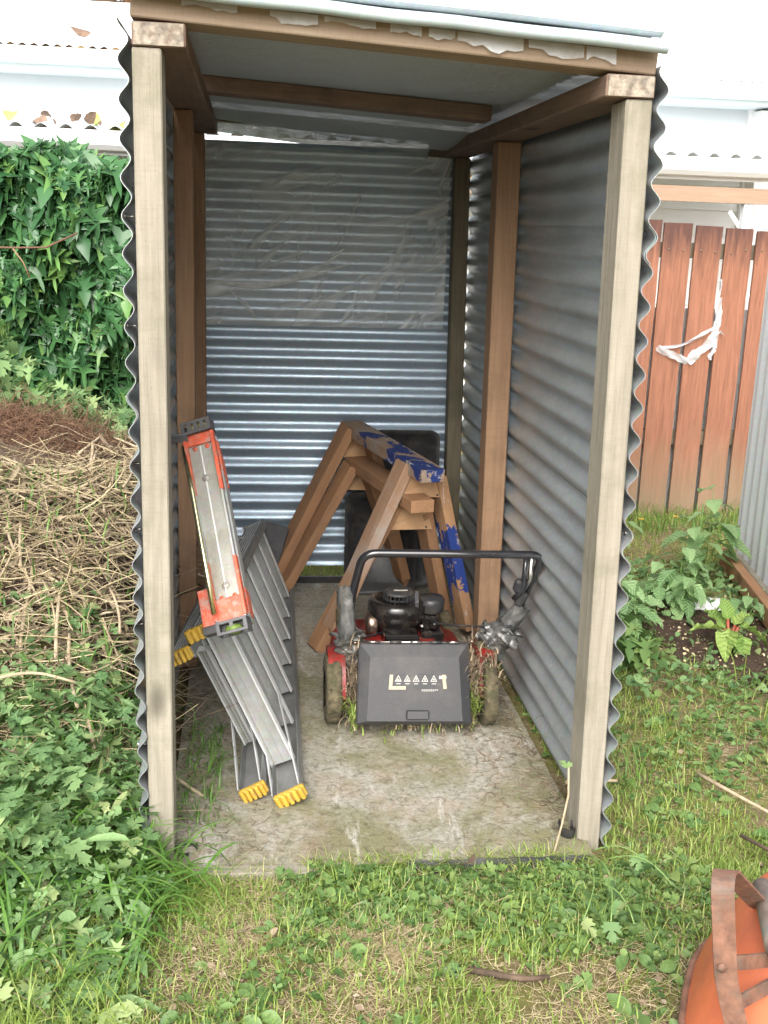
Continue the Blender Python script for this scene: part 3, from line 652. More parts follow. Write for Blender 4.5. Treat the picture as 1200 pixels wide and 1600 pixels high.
# torn plastic rag on the fence
mb = MB()
for (pts, wd) in ((((2.745, 1.20), (2.74, 1.10), (2.75, 1.0), (2.735, .93)), .035), (((2.75, 1.0), (2.70, .95), (2.64, .88), (2.60, .85)), .045), (((2.60, .85), (2.53, .88), (2.47, .90), (2.42, .925)), .035), (((2.44, .92), (2.55, .93), (2.66, .98), (2.74, 1.05)), .015), (((2.74, .96), (2.74, .91), (2.73, .89), (2.72, .865)), .02), (((2.75, 1.0), (2.76, 1.03), (2.775, 1.02), (2.785, 1.0)), .012), (((2.74, 1.2), (2.745, 1.27), (2.74, 1.34), (2.742, 1.26)), .004)):
    vs = []
    for k in range(13):
        t = k/12; q = [(1-t)**3*pts[0][i]+3*(1-t)**2*t*pts[1][i]+3*(1-t)*t*t*pts[2][i]+t**3*pts[3][i] for i in (0, 1)]
        w_ = wd*1.5*(.6+.8*abs(noise.noise(Vector((t*7, wd*90, 0)))))
        dx, dz = pts[3][0]-pts[0][0], pts[3][1]-pts[0][1]; l = math.hypot(dx, dz)
        for s_ in (-1, -.3, .4, 1): vs.append((q[0]-dz/l*w_*s_*.5, 3.325-.012*math.cos(3*s_+t*9), q[1]+dx/l*w_*s_*.5))
    mb.add(vs, [(4*k+i, 4*k+i+1, 4*k+5+i, 4*k+4+i) for k in range(12) for i in range(3)], True)
o = obj('plastic_rag', mb, M['film_white']); tag(o, 'torn strip of white plastic caught on the red-brown fence', 'plastic rag')

# corrugated iron screen at the right edge
wall_r = thing('iron_screen', 'pale upright corrugated iron screen at the right edge of the garden', 'iron screen', (2.5, 2.0, 0))
d = Vector((-.1375, -.684, 0)).normalized(); nrm = Vector((-d.y, d.x, 0))
corr('wall_sheet', (2.595, 2.49, .03), (0, 0, 1), d, nrm, 1.50, 14, M['galv_white'], wall_r, nl=4, pitch=.12, amp=.010)
beam('bottom_plate', (2.47, 2.33, .045), (2.19, .95, .045), .045, .08, M['pine'], wall_r, up=(0, 0, 1))
beam('bottom_plate', (2.56, 2.40, .02), (2.28, 1.0, .02), .03, .05, M['post'], wall_r, up=(0, 0, 1))
beam('stake', (2.44, 2.22, -.05), (2.44, 2.22, .03), .05, .05, M['pine'], wall_r)

# ------------------------------------------------------------------ sawhorses
def sawhorse(label, top, legs, gus, beam_m, mats, group):
    c = [(legs[i][1][0]+legs[(i+2) % 4][1][0])/2 for i in (0,)][0]
    t = thing('sawhorse', label, 'sawhorse', ((top[0][0]+top[1][0])/2, (top[0][1]+top[1][1])/2, 0), group)
    a, b = Vector(top[0]), Vector(top[1])
    beam('top_beam', a, b, .088, .046, beam_m, t, up=(0, 0, 1), bev=.002)
    for k, (p, q) in enumerate(legs):
        beam('leg', q, p, .040, .085, mats[k], t, up=(.31, -.95, 0), bev=.002)
    for g, th in gus:
        o = obj('gusset', MB().prism(g, (.004, -.012, 0)), M['ply'], t)
        for i, (fx, fz) in enumerate(((.12, .12), (.88, .12), (.2, .88), (.8, .88))):
            q0 = Vector(g[0]).lerp(Vector(g[1]), fx); q1 = Vector(g[3]).lerp(Vector(g[2]), fx); q = q0.lerp(q1, fz)
            obj('nail_head', MB().lathe(q+Vector((.004, -.0125, 0)), [(.0001, -.002), (.004, -.0018), (.004, .001)], 8, 'y'), M['black'], o)
    return t
G1 = 'stacked sawhorses in the shed'
sawhorse('upper sawhorse of the stack with blue paint on its top', ((.862, 1.22, .672), (.640, 1.97, .712)),
    [((.785, 1.36, .69), (.530, 1.31, .085)), ((.905, 1.40, .635), (1.045, 1.40, .05)), ((.625, 1.88, .725), (.315, 1.89, .075)), ((.715, 1.90, .66), (.875, 1.95, .07))],
    [([(.732, 1.335, .574), (.925, 1.38, .562), (.905, 1.38, .628), (.795, 1.34, .672)], 0), ([(.56, 1.905, .60), (.76, 1.95, .58), (.72, 1.94, .66), (.64, 1.91, .69)], 0)],
    M['pine_blue'], [M['pine_dirty'], M['bluep'], M['pine'], M['pine']], G1)
sawhorse('lower sawhorse of the stack, bare brown pine under the blue one', ((.835, 1.25, .556), (.66, 1.93, .575)),
    [((.765, 1.42, .545), (.475, 1.33, .0)), ((.865, 1.44, .50), (1.0, 1.62, .0)), ((.635, 1.84, .578), (.335, 1.84, .0)), ((.71, 1.86, .52), (.905, 2.0, .0))],
    [([(.712, 1.385, .437), (.895, 1.42, .432), (.875, 1.42, .50), (.768, 1.39, .535)], 0), ([(.56, 1.88, .47), (.76, 1.91, .46), (.72, 1.91, .53), (.64, 1.88, .55)], 0)],
    M['pine'], [M['pine'], M['pine'], M['pine'], M['pine']], G1)
# black moulded tub standing on end behind them
def rrect(x0, x1, z0, z1, r, n=5):
    pts = []
    for cx, cz, a0 in ((x1-r, z1-r, 0), (x0+r, z1-r, 90), (x0+r, z0+r, 180), (x1-r, z0+r, 270)):
        for k in range(n+1): a = R(a0+90*k/n); pts.append((cx+r*math.cos(a), cz+r*math.sin(a)))
    return pts
def tub(name, label, x0, x1, z0, z1, y0, dpt, tilt):
    t = thing(name, label, 'tub', ((x0+x1)/2, y0, z0))
    secs = [(0, 0.0), (0, .012), (.018, .014), (.03, dpt)]
    rings = [[(x, y0+dd, z) for x, z in rrect(x0+i, x1-i, z0+i, z1-i, .045)] for i, dd in secs]
    n = len(rings[0]); vs = [p for r_ in rings for p in r_]
    vs = [(x, y+(z-z0)*tilt, z) for x, y, z in vs]
    fs = [(i*n+k, i*n+(k+1) % n, (i+1)*n+(k+1) % n, (i+1)*n+k) for i in range(len(rings)-1) for k in range(n)]+[tuple(range((len(rings)-1)*n, len(rings)*n))]
    inner = [[(x, y0+dd+(z-z0)*tilt, z) for x, z in rrect(x0+i, x1-i, z0+i, z1-i, .04)] for i, dd in ((0, 0), (.02, .001), (.035, dpt-.004))]
    o = obj('shell', MB().add(vs, fs, True), M['black'], t)
    vi = [p for r_ in inner for p in r_]
    fi = [(i*n+k, (i+1)*n+k, (i+1)*n+(k+1) % n, i*n+(k+1) % n) for i in range(2) for k in range(n)]+[tuple(range(2*n, 3*n))[::-1]]
    obj('inner_face', MB().add(vi, fi, True), M['black'], t)
tub('black_tub', 'tall black plastic tub stood on end in the far right corner', .73, 1.02, .02, .69, 1.985, .04, .035)
tub('dark_bin', 'low black plastic tub behind the sawhorse legs', .625, .93, .0, .44, 1.93, .05, .03)

# ------------------------------------------------------------------ folded step ladder
lad = thing('step_ladder', 'folded aluminium step ladder with yellow feet lying against the left wall', 'ladder', (.25, 1, 0))
def frame(lo0, hi0, lo1, hi1, depth, ntread, tread_d, nrm_hint, parent, m_st, foot=True, braces=True):
    lo0, hi0, lo1, hi1 = map(Vector, (lo0, hi0, lo1, hi1))
    ew = (lo0-hi0).normalized(); el_ = ((lo1+hi1)/2-(lo0+hi0)/2).normalized(); n = ew.cross(el_).normalized()
    if n.dot(Vector(nrm_hint)) < 0: n = -n
    for a, b, s_ in ((lo0+n*.010, lo1+n*.022, 1), (hi0, hi1, -1)):
        l = (b-a).normalized(); out = (ew*s_ - l*(ew*s_).dot(l)).normalized(); nn = n
        Mx = Matrix((out, nn, l)).transposed().to_4x4(); Mx.translation = (a+b)/2; Ls = (b-a).length
        mb = MB().box((0, 0, 0), (.003, depth, Ls)).box((-.012, depth/2, 0), (.026, .003, Ls)).box((-.012, -depth/2, 0), (.026, .003, Ls))
        for k in (-.3, -.15, 0, .15, .3): mb.box((.0025, depth*k, 0), (.003, .003, Ls), mi=1)
        st = obj('stile', mb, [M['alu_dark'], M['alu_bright']], parent, Mx)
        if foot:
            mb = MB().box((-.006, 0, 0), (.034, depth+.010, .018), bev=.004)
            for k in range(5): mb.box((-.006, depth*(-.42+.21*k), -.013), (.036, depth*.15, .014), bev=.003)
            Mf = Mx.copy(); Mf.translation = a-l*.006; obj('rubber_foot', mb, M['yellow'], st, Mf)
    for k in range(ntread):
        t = (k+.75)/(ntread); p = lo0.lerp(lo1, t)-ew*.016; q = hi0.lerp(hi1, t)+ew*.004
        ax = (q-p).normalized(); dn = n; tilt = (dn*.97-el_*.22).normalized(); nr = ax.cross(tilt).normalized()
        Mx = Matrix((ax, tilt, nr)).transposed().to_4x4(); Mx.translation = (p+q)/2; Lt = (q-p).length
        mb = MB().box((0, 0, 0), (Lt, tread_d, .003))
        for sg in (-1, 1):
            mb.box((0, sg*tread_d/2, -.006), (Lt, .005, .016), mi=1)
            mb.box((0, sg*(tread_d/2-.006), 0), (Lt, .003, .010), mi=2)
        for sg in (-1, 1): mb.box((0, 0, sg*.003), (Lt, .004, .003), mi=0)
        obj('tread', mb, [M['alu'], M['alu_bright'], M['alu_dull']], parent, Mx)
    if braces:
        p1 = lo0.lerp(lo1, .0)-ew*.02+n*(depth/2); p2 = lo0.lerp(lo1, .16)-ew*.16+n*(depth/2)
        for off in (-.5, .5):
            a = lo0+el_*.02-ew*.012+n*depth*off; b = lo0.lerp(lo1, .26).lerp(hi0.lerp(hi1, .26), .28)+n*depth*off*.8
            beam('brace', a, b, .014, .004, M['alu_bright'], parent, up=n, bev=.001)
            a = hi0+el_*.02+ew*.012+n*depth*off; b = hi0.lerp(hi1, .26).lerp(lo0.lerp(lo1, .26), .28)+n*depth*off*.8
            beam('brace', a, b, .014, .004, M['alu_bright'], parent, up=n, bev=.001)
frame((.340, .232, .014), (.112, .30, .470), (.352, 1.86, .02), (.262, 1.80, .355), .078, 7, .068, (.9, 0, .4), lad, M['alu'])
frame((.243, .262, .014), (.052, .30, .400), (.270, 1.70, .03), (.175, 1.66, .30), .066, 4, .03, (.9, 0, .4), lad, M['alu'])
mb = MB().box((.306, 1.86, .18), (.10, .03, .30), Euler((0, R(15), 0)).to_matrix(), bev=.006); obj('top_cap', mb, M['capblack'], lad)

# orange folding trestle/step
tr = thing('work_platform', 'narrow folded work platform with orange-red painted ends on top of the ladder', 'folding platform', (.15, .3, .4))
Lx = Vector((-.075, .37, .47)); top_c = Vector((.103, .43, .960)); bot_c = Vector((.196, .155, .540)); Lz = (top_c-bot_c); LL = Lz.length; Lz.normalize()
Wx = Vector((1, -.34, .05)); Wx = (Wx-Lz*Wx.dot(Lz)).normalized(); Dy = Lz.cross(Wx).normalized()     # Dy: away from the viewer
if Dy.y < 0: Dy = -Dy
Mt = Matrix((Wx, Dy, Lz)).transposed().to_4x4(); Mt.translation = (top_c+bot_c)/2
h = LL/2
def pl(name, mb, m, parent=tr): return obj(name, mb, m, parent, Mt)
mb = MB().box((0, .006, 0), (.066, .003, LL*.97)); 
ch = pl('channel', mb, M['alu_dull'])
pl('rib', MB().box((-.002, .003, 0), (.004, .004, LL*.86), bev=.001), M['alu_bright'], ch)
for zz in (.13, -.16): pl('rivet_boss', MB().lathe((-.002, .002, zz), [(.0005, -.001), (.009, -.001), (.011, .003)], 14, 'y'), M['alu_dull'], ch)
for sx in (-1, 1):
    pl('side_edge', MB().box((sx*.036, 0, 0), (.006, .014, LL*.98), bev=.001), M['alu'], tr)
    pl('painted_edge', MB().box((sx*.037, -.001, h*.66), (.009, .018, LL*.32), bev=.001), M['orange'], tr)
    pl('painted_edge', MB().box((sx*.037, -.001, -h*.66), (.009, .018, LL*.30), bev=.001), M['orange'], tr)
    for zz in (h*.84, -h*.74): pl('rivet', MB().lathe((sx*.017, .003, zz), [(.0005, -.001), (.006, 0), (.007, .003)], 10, 'y'), M['orange'], ch)
pl('painted_end', MB().box((0, .002, -h*.87), (.074, .012, LL*.12), bev=.002), M['orange'], tr)
pl('painted_end', MB().box((0, .002, h*.93), (.070, .010, LL*.06), bev=.002), M['orange'], tr)
for k in range(4):
    pl('side_rail', MB().box((.030-.004*k, .028+.021*k, -.01*k), (.018, .012, LL*(.96-.03*k)), bev=.002), M['alu'] if k % 2 == 0 else M['alu_dull'], tr)
    pl('painted_edge', MB().box((.032-.004*k, .028+.021*k, h*.74-.01*k), (.018, .0135, LL*.16), bev=.002), M['orange'], tr)
    pl('painted_edge', MB().box((.032-.004*k, .028+.021*k, -h*.80), (.018, .0135, LL*.13), bev=.002), M['orange'], tr)
pl('side_rail', MB().box((-.030, .055, 0), (.006, .07, LL*.9)), M['black'], tr)
# end caps with windows
def cap(zc, m, nwin, deep):
    mb = MB(); W_ = .080; T = .034
    for zz in (zc-T/2+.004, zc+T/2-.003): mb.box((0, -.012, zz), (W_, .006, .008), bev=.001)
    mb.box((0, -.012+deep, zc), (W_, .006, T), bev=.001)
    for k in range(nwin+1): mb.box((-W_/2+.005+k*(W_-.010)/nwin, -.012, zc), (.009, .0055, T*.98)); 
    for sx in (-1, 1): mb.box((sx*(W_/2-.002), -.012+deep/2, zc), (.004, deep, T*.98))
    mb.box((0, -.012+deep/2, zc-(T/2-.002)*(1 if zc > 0 else -1)), (W_, deep, .004))
    return pl('end_cap', mb, m)
cap(h+.014, M['capblack'], 4, .034); cap(-h-.012, M['capblack'], 2, .034)
pl('bung', MB().box((.006, .004, h+.014), (.06, .020, .018)), M['zinc'])
pl('moss_lump', MB().lathe((.0, .005, -h-.018), [(.0005, -.012), (.014, -.010), (.024, 0), (.018, .01), (.0005, .012)], 12), M['grass'])
# chrome rod with bracket
ra, rb = Vector((.067, .42, .925)), Vector((.152, .15, .562))
rod = obj('strut_rod', MB().tube([ra, ra.lerp(rb, .3)+Vector((.0, 0, .004)), ra.lerp(rb, .6), rb], .0068, 10), M['zinc'], tr)
obj('bracket', MB().box(ra+Vector((-.012, 0, .022)), (.045, .008, .024), Euler((.3, -.1, 0)).to_matrix(), bev=.002), M['capblack'], tr)
pl('painted_end', MB().box((-.062, .02, -h*.80), (.036, .02, LL*.2), bev=.002), M['orange'])
pl('end_cap', MB().box((-.060, .02, -h-.004), (.042, .03, .022), bev=.002), M['black'])

# ------------------------------------------------------------------ lawn mower
mow = thing('lawn_mower', 'old red push mower with black engine, grey rear flap and taped handle', 'lawn mower', (.74, .9, 0))
def wheel(x, y, r, wdt, muddy=True):
    t = MB(); n = 36
    prof = [(r*.55, -wdt/2), (r*.9, -wdt/2), (r, -wdt*.42), (r*1.01, 0), (r, wdt*.42), (r*.9, wdt/2), (r*.55, wdt/2)]
    t.lathe((x, y, r), prof, n, 'x')
    for i, v in enumerate(t.v):
        dv = Vector(v)-Vector((x, y, r)); k = 1+.10*noise.noise(Vector((v[0]*45, v[1]*30, v[2]*30)))+.05*noise.noise(Vector((v[0]*90, v[1]*80, v[2]*80)))
        t.v[i] = (x+dv.x*(1+.15*noise.noise(Vector((v[1]*40, v[2]*40, 1)))), y+dv.y*k, r+dv.z*k if v[2] > .02 else v[2])
    w_ = obj('wheel', t, M['mud'], mow)
    h_ = MB().lathe((x, y, r), [(.0005, -wdt*.35), (r*.3, -wdt*.38), (r*.35, -wdt*.2), (r*.56, -wdt*.25), (r*.56, wdt*.25), (r*.35, wdt*.2), (r*.3, wdt*.38), (.0005, wdt*.35)], 20, 'x'); obj('hub', h_, M['black'], w_)
    return w_
wheel(.492, .735, .104, .048); wheel(.972, .705, .102, .040); wheel(.56, 1.27, .085, .036); wheel(.93, 1.24, .085, .036)
# deck
def deck():
    pts = []
    for k in range(28):
        a = 2*math.pi*k/28; c, s = math.cos(a), math.sin(a); e = .55
        pts.append((.735+.225*math.copysign(abs(c)**e, c), 1.02+.29*math.copysign(abs(s)**e, s)))
    mb = MB(); lv = [(1.0, .05), (1.02, .055), (.99, .115), (.93, .13), (.55, .14), (.5, .19)]
    vs = [(.735+(x-.735)*k, 1.02+(y-1.02)*k, z) for k, z in lv for x, y in pts]; n = 28
    fs = [(i*n+k, i*n+(k+1) % n, (i+1)*n+(k+1) % n, (i+1)*n+k) for i in range(len(lv)-1) for k in range(n)]+[tuple(range((len(lv)-1)*n, len(lv)*n))]
    obj('deck', mb.add(vs, fs, True), M['red'], mow)
deck()
for x in (.502, .965):
    # wheel arch, red
    mb = MB(); prof = []
    for k in range(9):
        a = R(15+k*21); prof.append((x, .765+.105*math.cos(a), .105+.125*math.sin(a)))
    vs = []
    for p in prof: vs += [(p[0]-.026, p[1], p[2]), (p[0]+.026, p[1], p[2])]
    mb.add(vs, [(2*k, 2*k+1, 2*k+3, 2*k+2) for k in range(8)], True)
    for sx in (-.026, .026): mb.add([(x+sx, .785, .10)]+[(p[0]+sx, p[1], p[2]) for p in prof], [(0, k, k+1) for k in range(1, 9)])
    obj('wheel_arch', mb, M['red'], mow)
obj('rear_skirt', MB().box((.735, .75, .14), (.36, .03, .12), bev=.006), M['black'], mow)
# rear flap : bevelled charcoal moulding
TL, TR, BL, BR = Vector((.563, .655, .285)), Vector((.895, .655, .279)), Vector((.553, .575, .058)), Vector((.902, .575, .050))
nrm_f = (TR-TL).cross(BL-TL).normalized(); nrm_f = nrm_f if nrm_f.y < 0 else -nrm_f
def fp(u, v, d): return TL.lerp(TR, u).lerp(BL.lerp(BR, u), v)+nrm_f*d
mb = MB(); rings = [[fp(0, 0, -.03), fp(1, 0, -.03), fp(1, 1, -.03), fp(0, 1, -.03)], [fp(0, 0, 0), fp(1, 0, 0), fp(1, 1, 0), fp(0, 1, 0)],
    [fp(.015, .02, .003), fp(.985, .02, .003), fp(.99, .985, .003), fp(.01, .985, .003)], [fp(.10, .17, .018), fp(.90, .17, .018), fp(.915, .955, .016), fp(.085, .955, .016)]]
vs = [p for r_ in rings for p in r_]
mb.add(vs, [(i*4+k, i*4+(k+1) % 4, (i+1)*4+(k+1) % 4, (i+1)*4+k) for i in range(3) for k in range(4)]+[(12, 13, 14, 15)])
flap = obj('rear_flap', mb, M['flap'], mow)
fr = Matrix(((TR-TL).normalized(), -nrm_f, (TL-BL).normalized())).transposed()
def onflap(u, v, d=.018): return fp(u, v, d)
def fbox(u, v, w_, h_, t=.0015, d=.0175, ang=0, bev=0): return MB().box(onflap(u, v, d), (w_, t, h_), fr @ Matrix.Rotation(R(ang), 3, 'Y'), bev=bev)
obj('latch', MB().box(onflap(.52, .875, .022), (.068, .014, .028), fr, bev=.003), M['flap'], flap)
obj('label_panel', fbox(.515, .47, .145, .048, .001, .0173), M['black'], flap)
# torn white and cream sticker remnants, L on the left, 7 on the right
obj('sticker_remnant', fbox(.286, .475, .010, .044, .001, .0185, 3), M['cream_print'], flap)
obj('sticker_remnant', fbox(.350, .545, .046, .010, .001, .0187, 0), M['cream_print'], flap)
obj('sticker_remnant', fbox(.748, .415, .022, .009, .001, .0185, 0), M['white_print'], flap)
obj('sticker_remnant', fbox(.762, .47, .010, .042, .001, .0187, -8), M['cream_print'], flap)
def tri(u, v, s, d, inset=False):
    c = onflap(u, v, d); X = fr.col[0]; Zf = fr.col[2]
    return [c+Zf*s*.62, c-X*s*.55-Zf*s*.42, c+X*s*.55-Zf*s*.42]
for k in range(5):
    u = .352+.079*k
    sym = obj('warning_symbol', MB().prism(tri(u, .435, .019, .0182), nrm_f*.0006), M['white_print'], flap)
    obj('symbol_inset', MB().prism(tri(u, .437, .0125, .0189), nrm_f*.0005), M['black'], sym)
    q = MB()
    if k == 0: q.box(onflap(u-.004, .445, .0196), (.003, .0006, .006), fr); q.box(onflap(u+.006, .45, .0196), (.005, .0006, .002), fr)
    elif k == 1: q.box(onflap(u, .44, .0196), (.0025, .0006, .008), fr @ Matrix.Rotation(.5, 3, 'Y')); q.box(onflap(u+.004, .452, .0196), (.005, .0006, .002), fr)
    elif k == 2: q.box(onflap(u, .437, .0196), (.002, .0006, .009), fr); q.box(onflap(u, .432, .0196), (.006, .0006, .002), fr)
    elif k == 3: q.box(onflap(u-.003, .44, .0196), (.0015, .0006, .008), fr); q.box(onflap(u+.003, .44, .0196), (.0015, .0006, .008), fr)
    else: q.box(onflap(u, .445, .0196), (.007, .0006, .0025), fr); q.box(onflap(u, .435, .0196), (.002, .0006, .004), fr)
    obj('symbol_figure', q, M['white_print'], sym)
    obj('symbol_caption', MB().box(onflap(u, .495, .0184), (.013, .0006, .0022), fr), M['white_print'], sym)
q = MB()
for k in range(9): q.box(onflap(.565+.0165*k, .57, .0184), (.0042, .0006, .0026), fr)
for k in range(7): q.box(onflap(.565+.0165*k, .585, .0184), (.0038, .0006, .0014), fr)
obj('small_print', q, M['white_print'], flap)
hr = obj('hinge_rod', MB().tube([TL+Vector((-.012, 0, .004)), TR+Vector((.012, 0, .004))], .0032, 8), M['steel'], mow)
for u in (.13, .33, .52, .70, .87): obj('hinge_sleeve', MB().tube([fp(u-.055, -.015, .003), fp(u+.055, -.015, .003)], .0045, 8), M['black' if u in (.33, .70) else 'steel'], mow)
for x in (TL.x-.012, TR.x+.012): obj('hinge_cap', MB().lathe((x, .655, .286), [(.0005, -.006), (.005, -.004), (.005, .004), (.0005, .006)], 8, 'x'), M['exhaust'], mow)
# engine
ec = (.722, 1.0, 0)
eng = MB().lathe((.722, 1.0, 0), [(.070, .19), (.080, .225), (.088, .232), (.098, .262), (.098, .292), (.090, .306), (.066, .312), (.0655, .307), (.0005, .307)], 40)
e_ = obj('engine_shroud', eng, M['black_gloss'], mow)
mb = MB().lathe((.728, 1.0, 0), [(.052, .305), (.052, .315)], 32).lathe((.728, 1.0, 0), [(.0005, .338), (.034, .338), (.049, .332), (.052, .326), (.046, .322), (.0005, .322)], 32)
for k in range(22):
    a = 2*math.pi*k/22; mb.box((.728+.049*math.cos(a), 1.0+.049*math.sin(a), .317), (.010, .003, .022), Matrix.Rotation(a+.35, 3, 'Z'))
obj('fan_grille', mb, M['black'], e_)
obj('top_plate', MB().box((.730, .985, .3395), (.045, .008, .002), bev=.0005), M['white_print'], e_)
obj('pull_start_housing', MB().box((.778, .945, .318), (.013, .05, .036), Euler((.5, 0, -.1)).to_matrix(), bev=.002), M['capblack'], e_)
obj('air_filter', MB().lathe((.835, .995, 0), [(.0005, .262), (.036, .262), (.045, .268), (.046, .302), (.040, .314), (.0005, .317)], 28), M['black'], mow)
obj('carburettor', MB().box((.830, .97, .235), (.055, .05, .05), bev=.008).lathe((.842, .945, .235), [(.0005, -.016), (.016, -.014), (.018, .01)], 16, 'y'), M['black_gloss'], mow)
obj('fuel_tank', MB().box((.835, .97, .192), (.075, .08, .04), bev=.010), M['black_gloss'], mow)
obj('primer', MB().lathe((.798, .935, .232), [(.0005, -.005), (.004, -.004), (.004, .003)], 10, 'y'), M['white_print'], mow)
ho = obj('cylinder_head', MB().box((.722, .90, .195), (.112, .10, .075), bev=.006).box((.722, .846, .197), (.104, .010, .058), bev=.002).box((.722, .85, .12), (.30, .1, .08), bev=.01), M['black_gloss'], mow)
q = MB(); strokes = [.0, .009, .014, .021, .030, .034, .043, .050, .055, .063, .068, .076]
for i, s_ in enumerate(strokes):
    q.box((.684+s_, .840, .205+(.002 if i % 3 else 0)), (.0032, .003, .019 if i % 4 else .013))
    if i % 3 == 0: q.box((.687+s_, .840, .2130), (.006, .003, .003)); 
    if i % 4 == 1: q.box((.687+s_, .840, .205), (.006, .003, .003))
obj('raised_lettering', q, M['exhaust'], ho)
for k in range(5): obj('cooling_fin', MB().box((.722, .945, .168+.009*k), (.115, .05, .0025)), M['black_gloss'], ho)
obj('muffler', MB().lathe((.640, .98, .225), [(.0005, -.022), (.040, -.022), (.045, -.017), (.045, .008), (.040, .013), (.0005, .013)], 28, 'x'), M['exhaust'], mow)
obj('exhaust_stub', MB().tube([(.64, .97, .225), (.69, .97, .225)], .014, 12), M['black_gloss'], mow)
# handle
def smooth_path(pts, rad=.05, n=6):
    pts = [Vector(p) for p in pts]; out = [pts[0]]
    for i in range(1, len(pts)-1):
        a, b, c = pts[i-1], pts[i], pts[i+1]; r_ = min(rad, (a-b).length*.45, (c-b).length*.45)
        p = b+(a-b).normalized()*r_; q_ = b+(c-b).normalized()*r_
        for k in range(n+1): t = k/n; out.append((1-t)**2*p+2*t*(1-t)*b+t*t*q_)
    out.append(pts[-1]); return out
hp = smooth_path([(.540, .775, .24), (.548, .765, .40), (.572, .70, .553), (1.125, .70, .546), (1.072, .74, .375)], .045)
obj('handle_bar', MB().tube(hp, .0125, 14), M['tube'], mow)
obj('control_lever', MB().tube(smooth_path([(1.070, .700, .535), (1.066, .69, .49), (1.062, .695, .435), (1.045, .72, .40)], .02), .0085, 10), M['tube'], mow)
obj('control_lever', MB().tube([(1.088, .70, .54), (1.086, .70, .47), (1.066, .715, .42)], .008, 10), M['steel'], mow)
obj('lever_clamp', MB().box((1.058, .705, .445), (.038, .03, .045), Euler((.2, .2, 0)).to_matrix(), bev=.008), M['black'], mow)
obj('lever_clamp', MB().box((1.068, .72, .40), (.028, .028, .05), Euler((.2, .4, 0)).to_matrix(), bev=.006), M['black'], mow)
def sleeve(name, p0, p1, r0, r1, seed, amp=.25, n=18, m='tape', squash=.85):
    p0, p1 = Vector(p0), Vector(p1); t = (p1-p0).normalized(); a = t.cross(Vector((0, 1, 0))).normalized(); b = t.cross(a)
    def f(u, v):
        an = u*2*math.pi; r_ = r0+(r1-r0)*v; k = 1+amp*noise.noise(Vector((math.cos(an)*2+seed, math.sin(an)*2, v*4)))+amp*.5*noise.noise(Vector((math.cos(an)*6+seed, math.sin(an)*6, v*9)))
        return p0.lerp(p1, v)+a*math.cos(an)*r_*k+b*math.sin(an)*r_*k*squash+t*.012*noise.noise(Vector((u*7, seed, v)))*(1 if v in (0, 1) else 0)
    return obj(name, MB().grid(f, 28, n, True), M[m], mow)
sleeve('tape_sleeve', (.528, .765, .425), (.538, .745, .215), .025, .024, 1, .4)
sleeve('tape_wrap', (.540, .735, .285), (.545, .74, .20), .044, .030, 5, .8, 14)
sleeve('tape_wrap', (.552, .74, .235), (.566, .73, .165), .030, .026, 6, .5)
sleeve('tape_sleeve', (1.080, .735, .375), (1.015, .76, .262), .027, .025, 2, .3)
sleeve('tape_wrap', (1.045, .74, .305), (.99, .76, .235), .045, .033, 9, .7)
sleeve('tape_wrap', (1.01, .74, .285), (1.06, .72, .24), .03, .012, 12, .7, 10)
sleeve('tape_wrap', (.955, .75, .285), (1.01, .75, .262), .030, .034, 14, .6, 10)
sleeve('split_tube', (.985, .76, .25), (.945, .78, .175), .026, .034, 15, .4, 10, 'mud')
obj('throttle_cable', MB().tube([(1.045, .72, .31), (1.0, .74, .30), (.94, .80, .28), (.88, .86, .262), (.82, .93, .25)], .0035, 8), M['black'], mow)
obj('throttle_cable', MB().tube([(.56, .75, .30), (.59, .77, .26), (.63, .85, .235), (.68, .9, .23)], .0028, 8), M['black'], mow)
# clumps of clippings caught round the wheels
def clump(cx, cy, cz, sx, sy, sz, n, L0, m, seed, name, parent, droop=.6):
    r = np.random.default_rng(seed); P = np.stack([cx+sx*r.normal(0, .5, n), cy+sy*r.normal(0, .5, n), cz+sz*r.normal(0, .5, n)], 1)
    V, T, A = blades(P, L0*(.5+r.random(n)), r.random(n)*6.28, .5+r.random(n)*1.2, .0016*(1+r.random(n)), r, droop)
    return npmesh(name, V, T, m, A)
def blades(P, H, az_, lean, W_, r, curl=.6, seg=3):
    """vectorised grass blades -> V, T, rnd"""
    n = len(P); d = np.stack([np.cos(az_), np.sin(az_), np.zeros(n)], 1); s = np.stack([-np.sin(az_), np.cos(az_), np.zeros(n)], 1)
    rows = []
    pos = P.copy(); ang = lean*.3
    for k in range(seg+1):
        wk = W_*(1-k/seg)**.6 if k < seg else W_*0.0
        if k < seg: rows += [pos-s*wk[:, None], pos+s*wk[:, None]]
        else: rows += [pos]
        stp = (H/seg)[:, None]; pos = pos+(np.sin(ang)[:, None]*d+np.cos(ang)[:, None]*np.array([0, 0, 1.]))*stp; ang = ang+lean*curl
    K = 2*seg+1; V = np.stack(rows, 1).reshape(-1, 3); base = np.arange(n)*K; T = []
    for k in range(seg-1):
        a, b, c, e = base+2*k, base+2*k+1, base+2*k+2, base+2*k+3; T += [np.stack([a, b, e], 1), np.stack([a, e, c], 1)]
    a = base+2*(seg-1); T.append(np.stack([a, a+1, a+2], 1))
    return V, np.concatenate(T), np.repeat(r.random(n), K)
